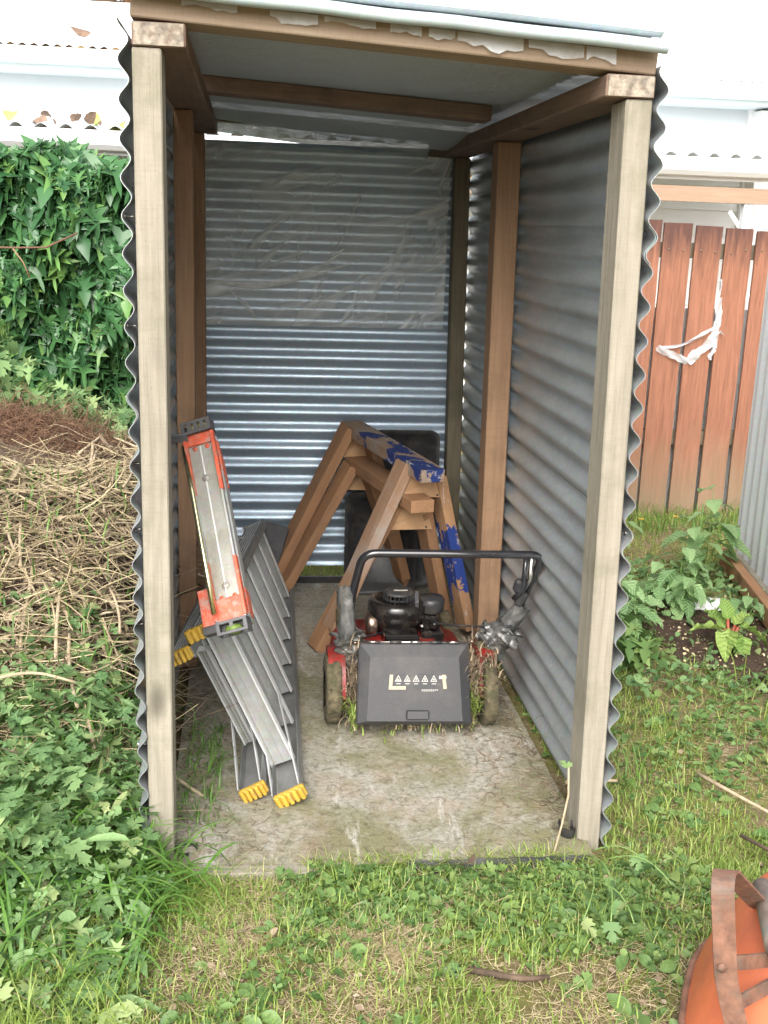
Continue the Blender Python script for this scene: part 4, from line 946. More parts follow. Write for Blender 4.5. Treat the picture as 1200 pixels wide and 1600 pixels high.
for k, (cx, cy, cz, sx, sy, sz, n, L0, m) in enumerate([(.55, .68, .13, .02, .04, .10, 260, .05, 'straw_dark'), (.915, .66, .13, .022, .04, .11, 420, .05, 'straw_dark'), (.915, .64, .08, .02, .03, .06, 120, .06, 'grass'), (.73, .62, .03, .20, .05, .03, 130, .035, 'straw_dark'), (.73, .62, .02, .18, .06, .015, 50, .04, 'grass'), (.55, .63, .05, .015, .03, .04, 60, .06, 'grass'), (.975, .70, .16, .03, .05, .08, 200, .04, 'straw_dark')]):
    o = place('grass_clippings', clump(cx, cy, cz, sx, sy, sz, n, L0, M[m], 40+k, 'grass_clippings', None), mow); o['kind'] = 'stuff'

# ------------------------------------------------------------------ wheelbarrow, upside down
wb = thing('wheelbarrow', 'upturned orange-red wheelbarrow with rusty flat-bar legs', 'wheelbarrow', (1.35, -.8, 0))
def barrow():
    c0 = Vector((1.43, -.74, 0)); ang = R(-28)
    def ring(a_, b_, z, e=.62, n=40, dx=0):
        out = []
        for k in range(n):
            t = 2*math.pi*k/n; c, s = math.cos(t), math.sin(t); x = a_*math.copysign(abs(c)**e, c)+dx; y = b_*math.copysign(abs(s)**e, s)
            out.append(c0+Vector((x*math.cos(ang)-y*math.sin(ang), x*math.sin(ang)+y*math.cos(ang), z)))
        return out
    lv = [(.345, .290, .0), (.340, .285, .02), (.325, .268, .07), (.30, .242, .14), (.27, .215, .20), (.24, .185, .245), (.20, .15, .27), (.10, .07, .28), (.001, .001, .281)]
    vs = []; n = 40
    for a_, b_, z in lv: vs += ring(a_, b_, z)
    fs = [(i*n+k, i*n+(k+1) % n, (i+1)*n+(k+1) % n, (i+1)*n+k) for i in range(len(lv)-1) for k in range(n)]
    obj('tray', MB().add(vs, fs, True), M['tray'], wb)
    rr = ring(.348, .293, .002); obj('rolled_rim', MB().tube(rr+[rr[0]], .009, 8), M['rust'], wb)
barrow()
def ribbon(path, wv, th):
    path = [Vector(p) for p in path]; mb = MB(); vs = []
    for i, p in enumerate(path):
        t = (path[min(i+1, len(path)-1)]-path[max(i-1, 0)]).normalized(); wv_ = (wv-t*wv.dot(t)).normalized()*wv.length; n = t.cross(wv_).normalized()*th
        vs += [p-wv_/2-n/2, p+wv_/2-n/2, p+wv_/2+n/2, p-wv_/2+n/2]
    fs = [(4*i+k, 4*i+(k+1) % 4, 4*i+4+(k+1) % 4, 4*i+4+k) for i in range(len(path)-1) for k in range(4)]+[(3, 2, 1, 0), tuple(4*(len(path)-1)+k for k in range(4))]
    return mb.add(vs, fs, False)
lp = smooth_path([(1.125, -.87, .02), (1.058, -.85, .25), (1.036, -.84, .425), (1.060, -.795, .428), (1.215, -.66, .25), (1.30, -.60, .20)], .03, 6)
obj('leg', ribbon(lp, Vector((.038, -.008, 0)), .005), M['rust'], wb)
obj('leg_brace', ribbon([(1.050, -.845, .275), (1.14, -.81, .25), (1.30, -.75, .21)], Vector((0, .004, .026)), .005), M['rust'], wb)
obj('leg_brace', ribbon([(1.085, -.845, .19), (1.17, -.81, .20), (1.30, -.75, .21)], Vector((0, .006, .026)), .005), M['rust'], wb)
obj('bolt_head', MB().lathe((1.048, -.852, .272), [(.0005, -.006), (.007, -.005), (.009, 0)], 8, 'y'), M['rust'], wb)
obj('frame_tube', MB().tube([(1.22, -.64, .285), (1.17, -.80, .27), (1.16, -.97, .27)], .019, 12), M['rust_pale'], wb)

# ------------------------------------------------------------------ leaf templates
def fan(outline, fold=.25, droop=.25):
    """leaf: base at origin, tip +y; fan from a midrib; returns verts, tris"""
    o = np.array(outline, float); L_ = o[:, 1].max(); c = np.array([0, L_*.45]); V = [[c[0], c[1], 0]]
    for x, y in o: V.append([x, y, fold*abs(x)-droop*max(y, 0)**2/L_ - .15*droop*max(y,0)])
    V = np.array(V); V[0, 2] = -droop*c[1]**2/L_-.15*droop*c[1]-.02; n = len(o)
    T = np.array([[0, i+1, (i+1) % n+1] for i in range(n)]); return V, T
def sym(right): return right+[(-x, y) for x, y in right[::-1] if x > 1e-6]
OVAL = sym([(0, 0), (.16, .12), (.30, .35), (.30, .60), (.17, .85), (0, 1)])
ROUND = sym([(0, 0), (.25, .05), (.45, .3), (.42, .6), (.25, .88), (0, 1)])
LANCE = sym([(0, 0), (.08, .15), (.12, .4), (.09, .7), (0, 1)])
IVY = sym([(0, .0), (.12, -.10), (.46, -.12), (.20, .18), (.52, .42), (.16, .40), (0, 1)])
IVY2 = sym([(0, .0), (.30, -.22), (.17, .12), (.62, .18), (.20, .33), (.22, .6), (0, 1.05)])
BUT = sym([(0, 0), (.10, -.02), (.42, .02), (.36, .13), (.55, .26), (.38, .36), (.52, .54), (.33, .55), (.17, .42), (.20, .62), (.33, .80), (.18, .80), (.16, .97), (.06, .88), (0, 1.0)])
TRI = sym([(0, 0), (.06, .1), (.38, -.02), (.50, .18), (.38, .36), (.10, .32), (.24, .55), (.24, .85), (.1, 1), (0, .93)])
TPL = {k: fan(v, f, d) for k, v, f, d in (('oval', OVAL, .35, .3), ('round', ROUND, .2, .3), ('lance', LANCE, .5, .5), ('ivy', IVY, .25, .25), ('ivy2', IVY2, .25, .25), ('but', BUT, .15, .2), ('tri', TRI, .2, .15))}
def rotmats(yaw, pitch, roll):
    """leaf frame: yaw round z of the tip direction, pitch up/down of tip, roll about it"""
    cy, sy, cp, sp, cr, sr = np.cos(yaw), np.sin(yaw), np.cos(pitch), np.sin(pitch), np.cos(roll), np.sin(roll)
    z = np.zeros_like(cy); o = z+1
    Rz = np.stack([np.stack([cy, -sy, z], -1), np.stack([sy, cy, z], -1), np.stack([z, z, o], -1)], -2)
    Rx = np.stack([np.stack([o, z, z], -1), np.stack([z, cp, -sp], -1), np.stack([z, sp, cp], -1)], -2)
    Ry = np.stack([np.stack([cr, z, sr], -1), np.stack([z, o, z], -1), np.stack([-sr, z, cr], -1)], -2)
    return Rz @ Rx @ Ry
def scatter(name, tpl, P, yaw, pitch, roll, S, m, r):
    V, T = TPL[tpl]; Rm = rotmats(yaw, pitch, roll); W_ = np.einsum('nij,kj->nki', Rm, V)*S[:, None, None]+P[:, None, :]
    n, k = len(P), len(V); TT = (T[None]+(np.arange(n)*k)[:, None, None]).reshape(-1, 3)
    return W_.reshape(-1, 3), TT, np.repeat(r.random(n), k)
def merge(parts):
    V = []; T = []; A = []; b = 0
    for v, t, a in parts: V.append(v); T.append(t+b); A.append(a); b += len(v)
    return np.concatenate(V), np.concatenate(T), np.concatenate(A)
def leaf_mesh(tpl, m, smooth=True):
    V, T = TPL[tpl]; return npmesh('leaf', V, T, m, smooth=smooth)
def big_leaf(m, wdt=.8, point=1.0, wave=.03, cup=.22, droop=.30):
    mb = MB(); 
    def f(u, v):
        x = (u-.5)*2; ww = wdt*.5*math.sin(math.pi*min(.999, v**.75))**.7*(1-.25*v*point); z = cup*abs(x)**1.2*ww-droop*v*v+wave*math.sin(v*14+3*x)*abs(x)
        return (x*ww, v, z)
    mb.grid(f, 6, 8, True); me = mb.mesh('leaf', m); return me
def leaf_at(name, me, parent, p, yaw, pitch, roll, s):
    Rm = rotmats(np.array(yaw), np.array(pitch), np.array(roll)); Mx = Matrix([list(Rm[i]*s)+[p[i]] for i in range(3)]+[[0, 0, 0, 1]])
    return place(name, me, parent, Mx)

# ------------------------------------------------------------------ ivy
r = np.random.default_rng(3)
ivy = thing('ivy_hedge', 'dense dark green ivy covering the back fence left of the shed', 'ivy', (-1, 4.3, 0))
obj('backing_fence', MB().box((-1.6, 4.62, .85), (3.6, .05, 1.75)), M['bark'], ivy)
N_ = 9500
X = r.uniform(-2.2, .15, N_); Zt = 1.86+.05*np.sin(X*5)+.03*np.sin(X*13); Z = Zt-(r.random(N_)**1.15)*1.75
lump = .10*np.sin(X*4+Z*3)+.07*np.sin(X*9-Z*7+1)+.05*np.sin(X*17+Z*13)
Y = 4.35-lump-r.random(N_)**2*.14+.10*np.clip((Z-1.7)/.2, 0, 1)
P = np.stack([X, Y+r.random(N_)*.10, Z], 1); S = .045+.13*r.random(N_)**2.6; S *= 1+.5*np.clip((Z-1.2)/.7, 0, 1)
yaw = np.pi+r.normal(0, .6, N_); pitch = -(1.0+r.normal(0, .3, N_)); roll = r.normal(0, .4, N_)
vis = (P[:, 0] > -1.25) & (P[:, 0] < -.36) & (P[:, 2] > .6)
score = np.where(vis, S+.9*(4.4-P[:, 1])*.3, 0); ids = np.argsort(-score)[:290]
mes = [leaf_mesh('ivy', M['ivy']), leaf_mesh('ivy2', M['ivy'])]
for i in ids: leaf_at('leaf', mes[int(r.random() < .45)], ivy, P[i], yaw[i], pitch[i], roll[i], S[i])
keep = np.ones(N_, bool); keep[ids] = False; half = r.random(N_) < .5
a = scatter('', 'ivy', P[keep & half], yaw[keep & half], pitch[keep & half], roll[keep & half], S[keep & half], None, r)
b = scatter('', 'ivy2', P[keep & ~half], yaw[keep & ~half], pitch[keep & ~half], roll[keep & ~half], S[keep & ~half], None, r)
V, T, A = merge([a, b]); o = place('foliage', npmesh('foliage', V, T, M['ivy'], A), ivy); o['kind'] = 'stuff'
for k, (pts, rr) in enumerate([([(-1.45, 3.7, 1.33), (-1.0, 3.75, 1.335), (-.86, 3.8, 1.34), (-.70, 3.85, 1.42)], .006), ([(-1.02, 3.74, 1.33), (-.97, 3.74, 1.26), (-.94, 3.74, 1.18)], .004)]):
    if k == 0: br = obj('bare_branch', MB().tube(pts, rr, 6), M['twig']); tag(br, 'thin bare branch reaching across the ivy at the left edge', 'branch')
    else: obj('side_twig', MB().tube(pts, rr, 6), M['twig'], br)

# conifer tuft, far left
sh = thing('conifer_shrub', 'feathery green conifer shrub at the left edge before the ivy', 'shrub', (-1.35, 3.3, 0))
obj('stem', MB().tube([(-1.4, 3.3, 0), (-1.36, 3.3, .6), (-1.3, 3.3, 1.0)], [.03, .02, .01], 8), M['bark'], sh)
n = 9000; c = r.normal(0, 1, (n, 3)); rad = np.linalg.norm(c, axis=1); c = c/rad[:, None]*(r.random(n)**.4)[:, None]
P = np.stack([-1.32+c[:, 0]*.30+.06*np.sin(c[:, 2]*9), 3.3+c[:, 1]*.25, .85+c[:, 2]*.42], 1)
V, T, A = blades(P, .03+.05*r.random(n), r.random(n)*6.28, .3+r.random(n), .0022+0*r.random(n), r, .3, 2)
o = place('foliage', npmesh('foliage', V, T, M['conifer'], A), sh); o['kind'] = 'stuff'

# brown hillside trees beyond the roof, top left
t = thing('distant_tree', 'brown-leaved tree top beyond the white roof ridge', 'tree', (-5, 15, 0))
obj('trunk', MB().tube([(-5, 15, 0), (-4.8, 15, 2.5), (-4.6, 15, 4.5)], [.3, .22, .1], 8), M['bark'], t)
n = 5000; P = np.stack([r.uniform(-8, -1.3, n), 15+r.normal(0, .6, n), 4.2+r.normal(0, .7, n)], 1)
V, T, A = scatter('', 'oval', P, r.random(n)*6.28, r.normal(0, .8, n), r.normal(0, .8, n), .16+.12*r.random(n), None, r)
o = place('crown', npmesh('crown', V, T, M['brownhill'], A), t); o['kind'] = 'stuff'

# ------------------------------------------------------------------ heap of dry stalks
heap = thing('stalk_heap', 'heap of dry straw-coloured garden stalks against the left of the shed', 'compost heap', (-.6, 1.2, 0))
def hz(x, y): return float(ground_h(x, y))
def tubes_np(P0, D, Ln, rad, r, seg=5, bend=.5, side=3):
    n = len(P0); pos = P0.copy(); d = D/np.linalg.norm(D, axis=1)[:, None]; ax = r.normal(0, 1, (n, 3)); rows = []
    for k in range(seg+1):
        u = np.cross(d, np.array([0, 0, 1.])+.01); u /= np.linalg.norm(u, axis=1)[:, None]; v = np.cross(d, u)
        for j in range(side):
            a = 2*np.pi*j/side; rr = rad*(1-.5*k/seg); rows.append(pos+(u*np.cos(a)+v*np.sin(a))*rr[:, None])
        pos = pos+d*(Ln/seg)[:, None]; d = d+np.cross(ax, d)*(bend/seg)+r.normal(0, .12*bend, (n, 3)); d /= np.linalg.norm(d, axis=1)[:, None]
    K = side*(seg+1); V = np.stack(rows, 1).reshape(-1, 3); b = np.arange(n)*K; T = []
    for k in range(seg):
        for j in range(side):
            a0, a1 = b+side*k+j, b+side*k+(j+1) % side; T += [np.stack([a0, a1, a1+side], 1), np.stack([a0, a1+side, a0+side], 1)]
    return V, np.concatenate(T), np.repeat(r.random(n), K)
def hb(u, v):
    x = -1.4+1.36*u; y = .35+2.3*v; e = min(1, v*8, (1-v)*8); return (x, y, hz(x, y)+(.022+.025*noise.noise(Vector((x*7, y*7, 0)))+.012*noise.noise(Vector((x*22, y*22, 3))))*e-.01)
obj('matted_base', MB().grid(hb, 70, 110), M['potting'], heap)  # dark sheet added under the stalks as the shade in their gaps
n = 4200; X = r.uniform(-1.35, -.05, n); Y = r.uniform(.15, 2.7, n); Z = ground_h(X, Y)+r.random(n)*.05-.01
an = r.normal(-1.1, 1.0, n); D = np.stack([np.cos(an), np.sin(an), r.normal(.02, .25, n)], 1)
Va = tubes_np(np.stack([X, Y, Z], 1), D, .08+.26*r.random(n)**1.5, .0016+.0030*r.random(n)**2, r, 5, .4)
o = place('dry_stems', npmesh('dry_stems', *Va[:2], M['straw_dark'], Va[2]), heap); o['kind'] = 'stuff'  # lower stems coloured darker to deepen the shade inside the heap
n = 2300; X = r.uniform(-1.2, -.04, n); Y = r.uniform(.3, 2.05, n); Z = ground_h(X, Y)+.03+r.random(n)*.09
an = r.normal(-1.3, .9, n); D = np.stack([np.cos(an), np.sin(an), r.normal(.05, .3, n)], 1)
Va = tubes_np(np.stack([X, Y, Z], 1), D, .06+.22*r.random(n)**1.5, .0012+.0026*r.random(n)**2, r, 5, .45)
o = place('dry_stems', npmesh('dry_stems', *Va[:2], M['straw'], Va[2]), heap); o['kind'] = 'stuff'
big = [((-.95, 1.75), (-.35, 1.95), .012), ((-.75, 1.72), (-.62, 1.9), .013), ((-.62, 1.85), (-.05, 1.92), .007), ((-.42, 1.35), (-.07, 1.65), .010), ((-.95, 1.3), (-.28, 1.0), .009),
       ((-.28, 1.02), (-.04, .8), .009), ((-.45, 1.3), (-.22, .75), .007), ((-.85, 1.1), (-.55, .5), .008), ((-.5, 1.15), (-.35, .45), .007), ((-.6, 1.4), (-.42, .9), .006),
       ((-.75, 1.0), (-.3, .55), .006), ((-.9, .8), (-.35, .9), .006), ((-.35, .9), (-.12, .35), .008), ((-.5, .8), (-.2, .3), .006), ((-.62, 1.6), (-.66, 1.2), .006),
       ((-.3, 1.6), (-.12, 1.3), .005), ((-.8, 1.45), (-.5, 1.5), .005), ((-.4, 1.75), (-.3, 1.45), .006), ((-.2, .75), (-.1, .35), .006), ((-.9, .5), (-.3, .3), .006)]
for k, (a, b, rr) in enumerate(big):
    pts = []; L_ = math.hypot(b[0]-a[0], b[1]-a[1])
    for j in range(8):
        q = j/7; x = a[0]+(b[0]-a[0])*q+.03*math.sin(q*4+k); y = a[1]+(b[1]-a[1])*q+.02*math.cos(q*5+k)
        pts.append((x, y, hz(x, y)+.055+.02*math.sin(q*3.1+k*.7)))
    obj('stalk', MB().tube(pts, [rr*(1-.4*j/7) for j in range(8)], 7), M['stalk'], heap)
for k in range(150):
    x = r.uniform(-1.1, -.08); y = r.uniform(.3, 2.3); a_ = r.normal(-1.3, .8); L_ = .18+.3*r.random(); z = hz(x, y)+.05+.05*r.random(); pts = []
    bend = r.normal(0, .3); up = r.normal(.0, .15); rr = .0028+.0035*r.random()
    for j in range(6):
        pts.append((x, y, max(z, hz(x, y)+.01))); x += math.cos(a_)*L_/5; y += math.sin(a_)*L_/5; z += up*L_/5-.35*L_/5; a_ += bend/5
    obj('stalk', MB().tube(pts, rr, 5), M['stalk'], heap)
n = 2600; P = np.stack([r.uniform(-1.2, -.04, n), r.uniform(.3, 2.1, n), np.zeros(n)], 1); P[:, 2] = ground_h(P[:, 0], P[:, 1])+.02+.06*r.random(n)
V, T, A = scatter('', 'lance', P, r.random(n)*6.28, r.normal(-.1, .5, n), r.normal(0, .8, n), .02+.06*r.random(n)**1.5, None, r)
o = place('dead_leaf_bits', npmesh('dead_leaf_bits', V, T, M['straw_dark'], A), heap); o['kind'] = 'stuff'
n = 500; P = np.stack([r.uniform(-1.2, -.04, n), r.uniform(.3, 1.8, n), np.zeros(n)], 1); P[:, 2] = ground_h(P[:, 0], P[:, 1])+.04+.05*r.random(n)
V, T, A = blades(P, .06+.12*r.random(n), r.random(n)*6.28, .6+r.random(n), .0016+.0022*r.random(n), r, .4, 5)
o = place('green_shoots', npmesh('green_shoots', V, T, M['grass_long'], A), heap); o['kind'] = 'stuff'
th = thing('twig_heap', 'tangled mound of fine reddish-brown twigs behind the straw heap', 'twig heap', (-.75, 2.35, 0))
n = 5200; a_ = r.random(n)*6.28; q = np.sqrt(r.random(n)); X = -.92+.62*q*np.cos(a_); Y = 2.3+.34*q*np.sin(a_)
Z = .50+.20*np.clip(1-q**2, 0, 1)*r.random(n)**.4+.02
an = r.random(n)*6.28; D = np.stack([np.cos(an), .5*np.sin(an), r.normal(0, .25, n)], 1)
Va = tubes_np(np.stack([X, Y, Z], 1), D, .08+.18*r.random(n), .0009+.0012*r.random(n), r, 5, 1.6)
o = place('twigs', npmesh('twigs', *Va[:2], M['twig'], Va[2]), th); o['kind'] = 'stuff'
obj('twig_core', MB().lathe((-.92, 2.3, .46), [(.55, 0), (.5, .08), (.35, .14), (.0005, .17)], 24), M['bark'], th)
for k in range(14):
    x = r.uniform(-1.3, -.4); y = 2.15+.2*r.random(); z = .56+.05*r.random(); a_ = r.random()*6.28; pts = []
    for j in range(7): pts.append((x, y, z)); x += .06*math.cos(a_); y += .02*math.sin(a_); z += .03*math.sin(j+k)-.004; a_ += .3
    obj('long_twig', MB().tube(pts, .0025, 5), M['stalk'], th)
# rosemary-like sprig on the heap, left edge
sp = thing('grey_sprig', 'faded grey-green needle-leaved sprig lying on the straw heap', 'plant cutting', (-.75, 1.5, .5))
Pn = []; 
for k in range(16):
    x = -.98+.35*r.random(); y = 1.25+.3*r.random(); z = hz(x, y)+.07; dx, dy, dz = .7*r.random(), -.5-.4*r.random(), -.2; pts = [(x+dx*.2*q, y+dy*.2*q, z+dz*.2*q*q) for q in np.linspace(0, 1, 14)]
    obj('sprig_stem', MB().tube(pts, .002, 4), M['stalk'], sp)
    for p in pts:
        for _ in range(7): Pn.append(p)
Pn = np.array(Pn); n = len(Pn); V, T, A = blades(Pn, .02+.015*r.random(n), r.random(n)*6.28, .8+r.random(n), .0012+0*r.random(n), r, .2, 2)
o = place('needles', npmesh('needles', V, T, M['rosemary'], A), sp); o['kind'] = 'stuff'

# leafy weeds behind the twig heap
wd = thing('bramble_plant', 'light green leafy brambles growing behind the twig heap', 'bramble', (-.8, 2.9, 0))
lm = leaf_mesh('but', M['butter']); lo = leaf_mesh('ivy2', M['butter'])
for k in range(190):
    x = r.uniform(-1.2, -.35); z = .55+r.random()*.42*max(0.15, min(1, (-.3-x)/.7)); y = 2.75+r.random()*.35
    leaf_at('leaf', lm if k % 2 else lo, wd, (x, y, z), 3.14+r.normal(0, 1), -.5+r.normal(0, .4), r.normal(0, .4), .05+.045*r.random())
for k in range(7):
    x = r.uniform(-1.25, -.6); sx_ = r.normal(0, .3); pts = [(x+sx_*q, 2.9-.1*q, .3+.5*q-.1*q*q) for q in np.linspace(0, 1, 6)]
    obj('stem', MB().tube(pts, .004, 5), M['stalk'], wd)

# ------------------------------------------------------------------ lawn and weeds
def inside_obst(X, Y, m=.0):
    shedin = (X > -.03-m) & (X < 1.13+m) & (Y > -.075-m) & (Y < 2.2)
    bed = (((X-2.14)/.33)**2+((Y-1.45)/.40)**2 < 1)
    return shedin | bed | ((X > .09) & (X < .37) & (Y > -.115) & (Y < 0))
def patch(X, Y, f, s=0):
    return np.sin(X*f+s)*np.cos(Y*f*1.3+s*2)+.6*np.sin(X*f*2.3-Y*f*1.7+s)
def field(n, x0, x1, y0, y1, dens=None):
    X = r.uniform(x0, x1, n); Y = r.uniform(y0, y1, n); k = ~inside_obst(X, Y)
    if dens is not None: k &= r.random(n) < dens(X, Y)
    X, Y = X[k], Y[k]; return np.stack([X, Y, ground_h(X, Y)-.004], 1)
dr = lambda X, Y: np.where((X > .72+.05*np.sin(Y*30)) & (Y < -.40+.04*np.sin(X*20)) & (X < 1.2), .12, np.clip(.62+.38*patch(X, Y, 5.5), .1, 1))
Ps = [field(42000, -.45, 1.5, -.85, -.06, dr), field(52000, 1.12, 3.4, -.9, 3.5, dr), field(15000, -.6, .0, -.7, .4, None), field(6000, .1, 1.2, 2.16, 2.9, None), field(12000, 1.1, 1.6, -.3, 2.2, dr)]
parts = []
for P in Ps:
    n = len(P); H = (.020+.05*r.random(n)**2)*np.where(P[:, 1] > 3.0, 2.2, 1)
    parts.append(blades(P, H, r.random(n)*6.28, .3+1.2*r.random(n), .0011+.0013*r.random(n), r, .45))
V, T, A = merge(parts); o = place('lawn_grass', npmesh('lawn_grass', V, T, M['grass'], A)); tag(o, 'short patchy green grass of the lawn', 'grass', kind='stuff')
# dead thatch
Ps = [field(17000, -.4, 1.5, -.85, -.07, lambda X, Y: np.clip(.65-.45*patch(X, Y, 5.5)+.4*((X > .7) & (Y < -.4)), .08, 1)), field(17000, 1.12, 3.0, -.8, 3.2, lambda X, Y: np.clip(.6-.5*patch(X, Y, 5.5), .05, 1)), field(3500, -.12, .35, -.32, -.05), field(1600, .42, .62, -.42, -.28)]
P = np.concatenate(Ps); n = len(P); P[:, 2] += r.random(n)*.012
an = r.random(n)*6.28; D = np.stack([np.cos(an), np.sin(an), r.normal(.05, .2, n)], 1)
Va = tubes_np(P, D, .02+.06*r.random(n)**1.6, .0006+.0007*r.random(n), r, 3, .9)
o = place('dead_grass', npmesh('dead_grass', *Va[:2], M['straw'], Va[2])); tag(o, 'pale dead grass stems lying through the lawn', 'dead grass', kind='stuff')
# broadleaf weeds in the turf
parts = []
def wdens(X, Y):
    near = np.exp(-((Y+.17)/.14)**2)*(X > .3)*(X < 1.35)+np.exp(-(((X-1.02)/.16)**2+((Y+.3)/.16)**2))
    return np.where((X > .72) & (X < 1.05) & (Y < -.42), .03, 1)*np.clip(.03+.13*np.clip(patch(X, Y, 4, 2), 0, 1)+.38*near, 0, 1)
for tpl, n, s0, s1 in (('round', 8000, .009, .014), ('oval', 7000, .014, .034), ('tri', 9000, .010, .016), ('but', 3000, .018, .030)):
    P = np.concatenate([field(n, -.4, 1.6, -.8, -.06, wdens), field(int(n*1.8), 1.12, 3.1, -.7, 3.3, lambda X, Y: np.clip(.07+.18*patch(X, Y, 4, 2)+.4*np.exp(-((X-1.25)/.1)**2)*(Y > .6)+.3*np.exp(-(((X-2.1)/.75)**2+((Y-1.1)/.6)**2)), .02, 1))])
    k = len(P); P[:, 2] += .006+.026*r.random(k)
    parts.append(scatter('', tpl, P, r.random(k)*6.28, r.normal(-.05, .3, k), r.normal(0, .35, k), s0+s1*r.random(k), None, r))
V, T, A = merge(parts); o = place('turf_weeds', npmesh('turf_weeds', V, T, M['weed'], A)); tag(o, 'small round-leaved weeds and clover spread through the lawn', 'weeds', kind='stuff')
parts = []
for tpl, n, s0, s1 in (('but', 420, .02, .03), ('round', 500, .012, .02), ('oval', 260, .02, .03)):
    X = r.uniform(1.5, 2.5, n); Y = r.uniform(.85, 2.3, n); k_ = r.random(n) < np.clip(.25+.6*(((X-2.1)/.4)**2+((Y-1.35)/.45)**2 > 1), 0, 1); X, Y = X[k_], Y[k_]
    P = np.stack([X, Y, ground_h(X, Y)+.03+.05*r.random(len(X))], 1); k = len(P)
    parts.append(scatter('', tpl, P, r.random(k)*6.28, r.normal(-.1, .35, k), r.normal(0, .35, k), s0+s1*r.random(k), None, r))
V, T, A = merge(parts); o = place('bed_weeds', npmesh('bed_weeds', V, T, M['butter'], A)); tag(o, 'low light green weeds crowding the vegetable bed', 'weeds', kind='stuff')
# weedy bank left of the shed: dense leaves of several kinds
parts = []
def lf(n, ylo, yhi):
    X = r.uniform(-.75, .02, n); Y = r.uniform(ylo, yhi, n); k = (X < -.03) | (Y < -.08); X, Y = X[k], Y[k]; return np.stack([X, Y, ground_h(X, Y)], 1)
for tpl, n, s0, s1 in (('but', 900, .025, .045), ('ivy2', 420, .025, .035), ('tri', 1200, .012, .018), ('oval', 600, .015, .03), ('lance', 300, .05, .06)):
    P = lf(n, -.55, .52); k = len(P); P[:, 2] += .01+.19*r.random(k)*np.clip((P[:, 1]+.5)/.4, .15, 1)
    parts.append(scatter('', tpl, P, r.random(k)*6.28, r.normal(-.15, .35, k), r.normal(0, .35, k), s0+s1*r.random(k), None, r))
P = lf(420, .4, .95); k = len(P); P[:, 2] += .05+.06*r.random(k); parts.append(scatter('', 'but', P, r.random(k)*6.28, r.normal(-.15, .35, k), r.normal(0, .35, k), .02+.03*r.random(k), None, r))
P = np.concatenate([field(4000, -.6, .02, -.6, .5)]); P = P[(P[:, 0] < -.03) | (P[:, 1] < -.08)]; k = len(P)
V, T, A = blades(P, .04+.10*r.random(k), r.random(k)*6.28, .6+1.0*r.random(k), .0012+.0012*r.random(k), r, .4, 4)
o = place('bank_grass', npmesh('bank_grass', V, T, M['grass'], A)); tag(o, 'thin mixed green and dry grass growing through the weedy bank', 'grass', kind='stuff')
X = r.uniform(-.7, -.02, 200); Y = r.uniform(-.5, .4, 200); P = np.stack([X, Y, ground_h(X, Y)+.02+.03*r.random(200)], 1); an = r.random(200)*6.28
Va = tubes_np(P, np.stack([np.cos(an), np.sin(an), r.normal(.3, .4, 200)], 1), .05+.12*r.random(200), .0009+.0008*r.random(200), r, 5, .6)
o = place('bank_stems', npmesh('bank_stems', *Va[:2], M['straw_dark'], Va[2])); tag(o, 'dead tan stems threaded through the weedy bank', 'dead stems', kind='stuff')
V, T, A = merge(parts); o = place('weed_bank', npmesh('weed_bank', V, T, M['butter'], A)); tag(o, 'mixed creeping weeds covering the bank left of the shed', 'weeds', kind='stuff')
# long grass
def longgrass(name, P, L0, L1, m, label, w0=.0025, w1=.003, lean=(.6, .8)):
    n = len(P); V, T, A = blades(P, L0+(L1-L0)*r.random(n), r.random(n)*6.28, lean[0]+lean[1]*r.random(n), w0+w1*r.random(n), r, .38, 6)
    o = place(name, npmesh(name, V, T, M[m], A, smooth=False)); tag(o, label, 'grass', kind='stuff'); return o
P = np.concatenate([lf(900, -.48, .65), np.stack([r.normal(.0, .07, 160), r.normal(-.14, .05, 160), np.full(160, -.03)], 1)])
longgrass('long_grass', P, .12, .30, 'grass_long', 'long arching green grass blades beside the left front post', .0028, .0034)
P = np.stack([r.normal(.08, .11, 1500), r.normal(-.17, .05, 1500), np.full(1500, -.03)], 1)
longgrass('fine_grass', P, .05, .15, 'grass', 'fine tangled grass tuft at the foot of the left front post', .0008, .0008, (.8, 1.2))
P = np.stack([r.uniform(1.9, 2.6, 420), r.uniform(.2, 1.0, 420), np.full(420, -.03)], 1)
longgrass('seeding_grass', P, .08, .26, 'grass', 'tall thin seeding grass beside the vegetable bed', .0012, .001, (.2, .6))
P = np.concatenate([field(900, 1.3, 3.3, 2.9, 3.32), field(500, 1.15, 1.4, .3, 3)])
longgrass('fence_grass', P, .06, .2, 'grass_long', 'longer grass along the foot of the fence', .0015, .0015, (.3, .7))

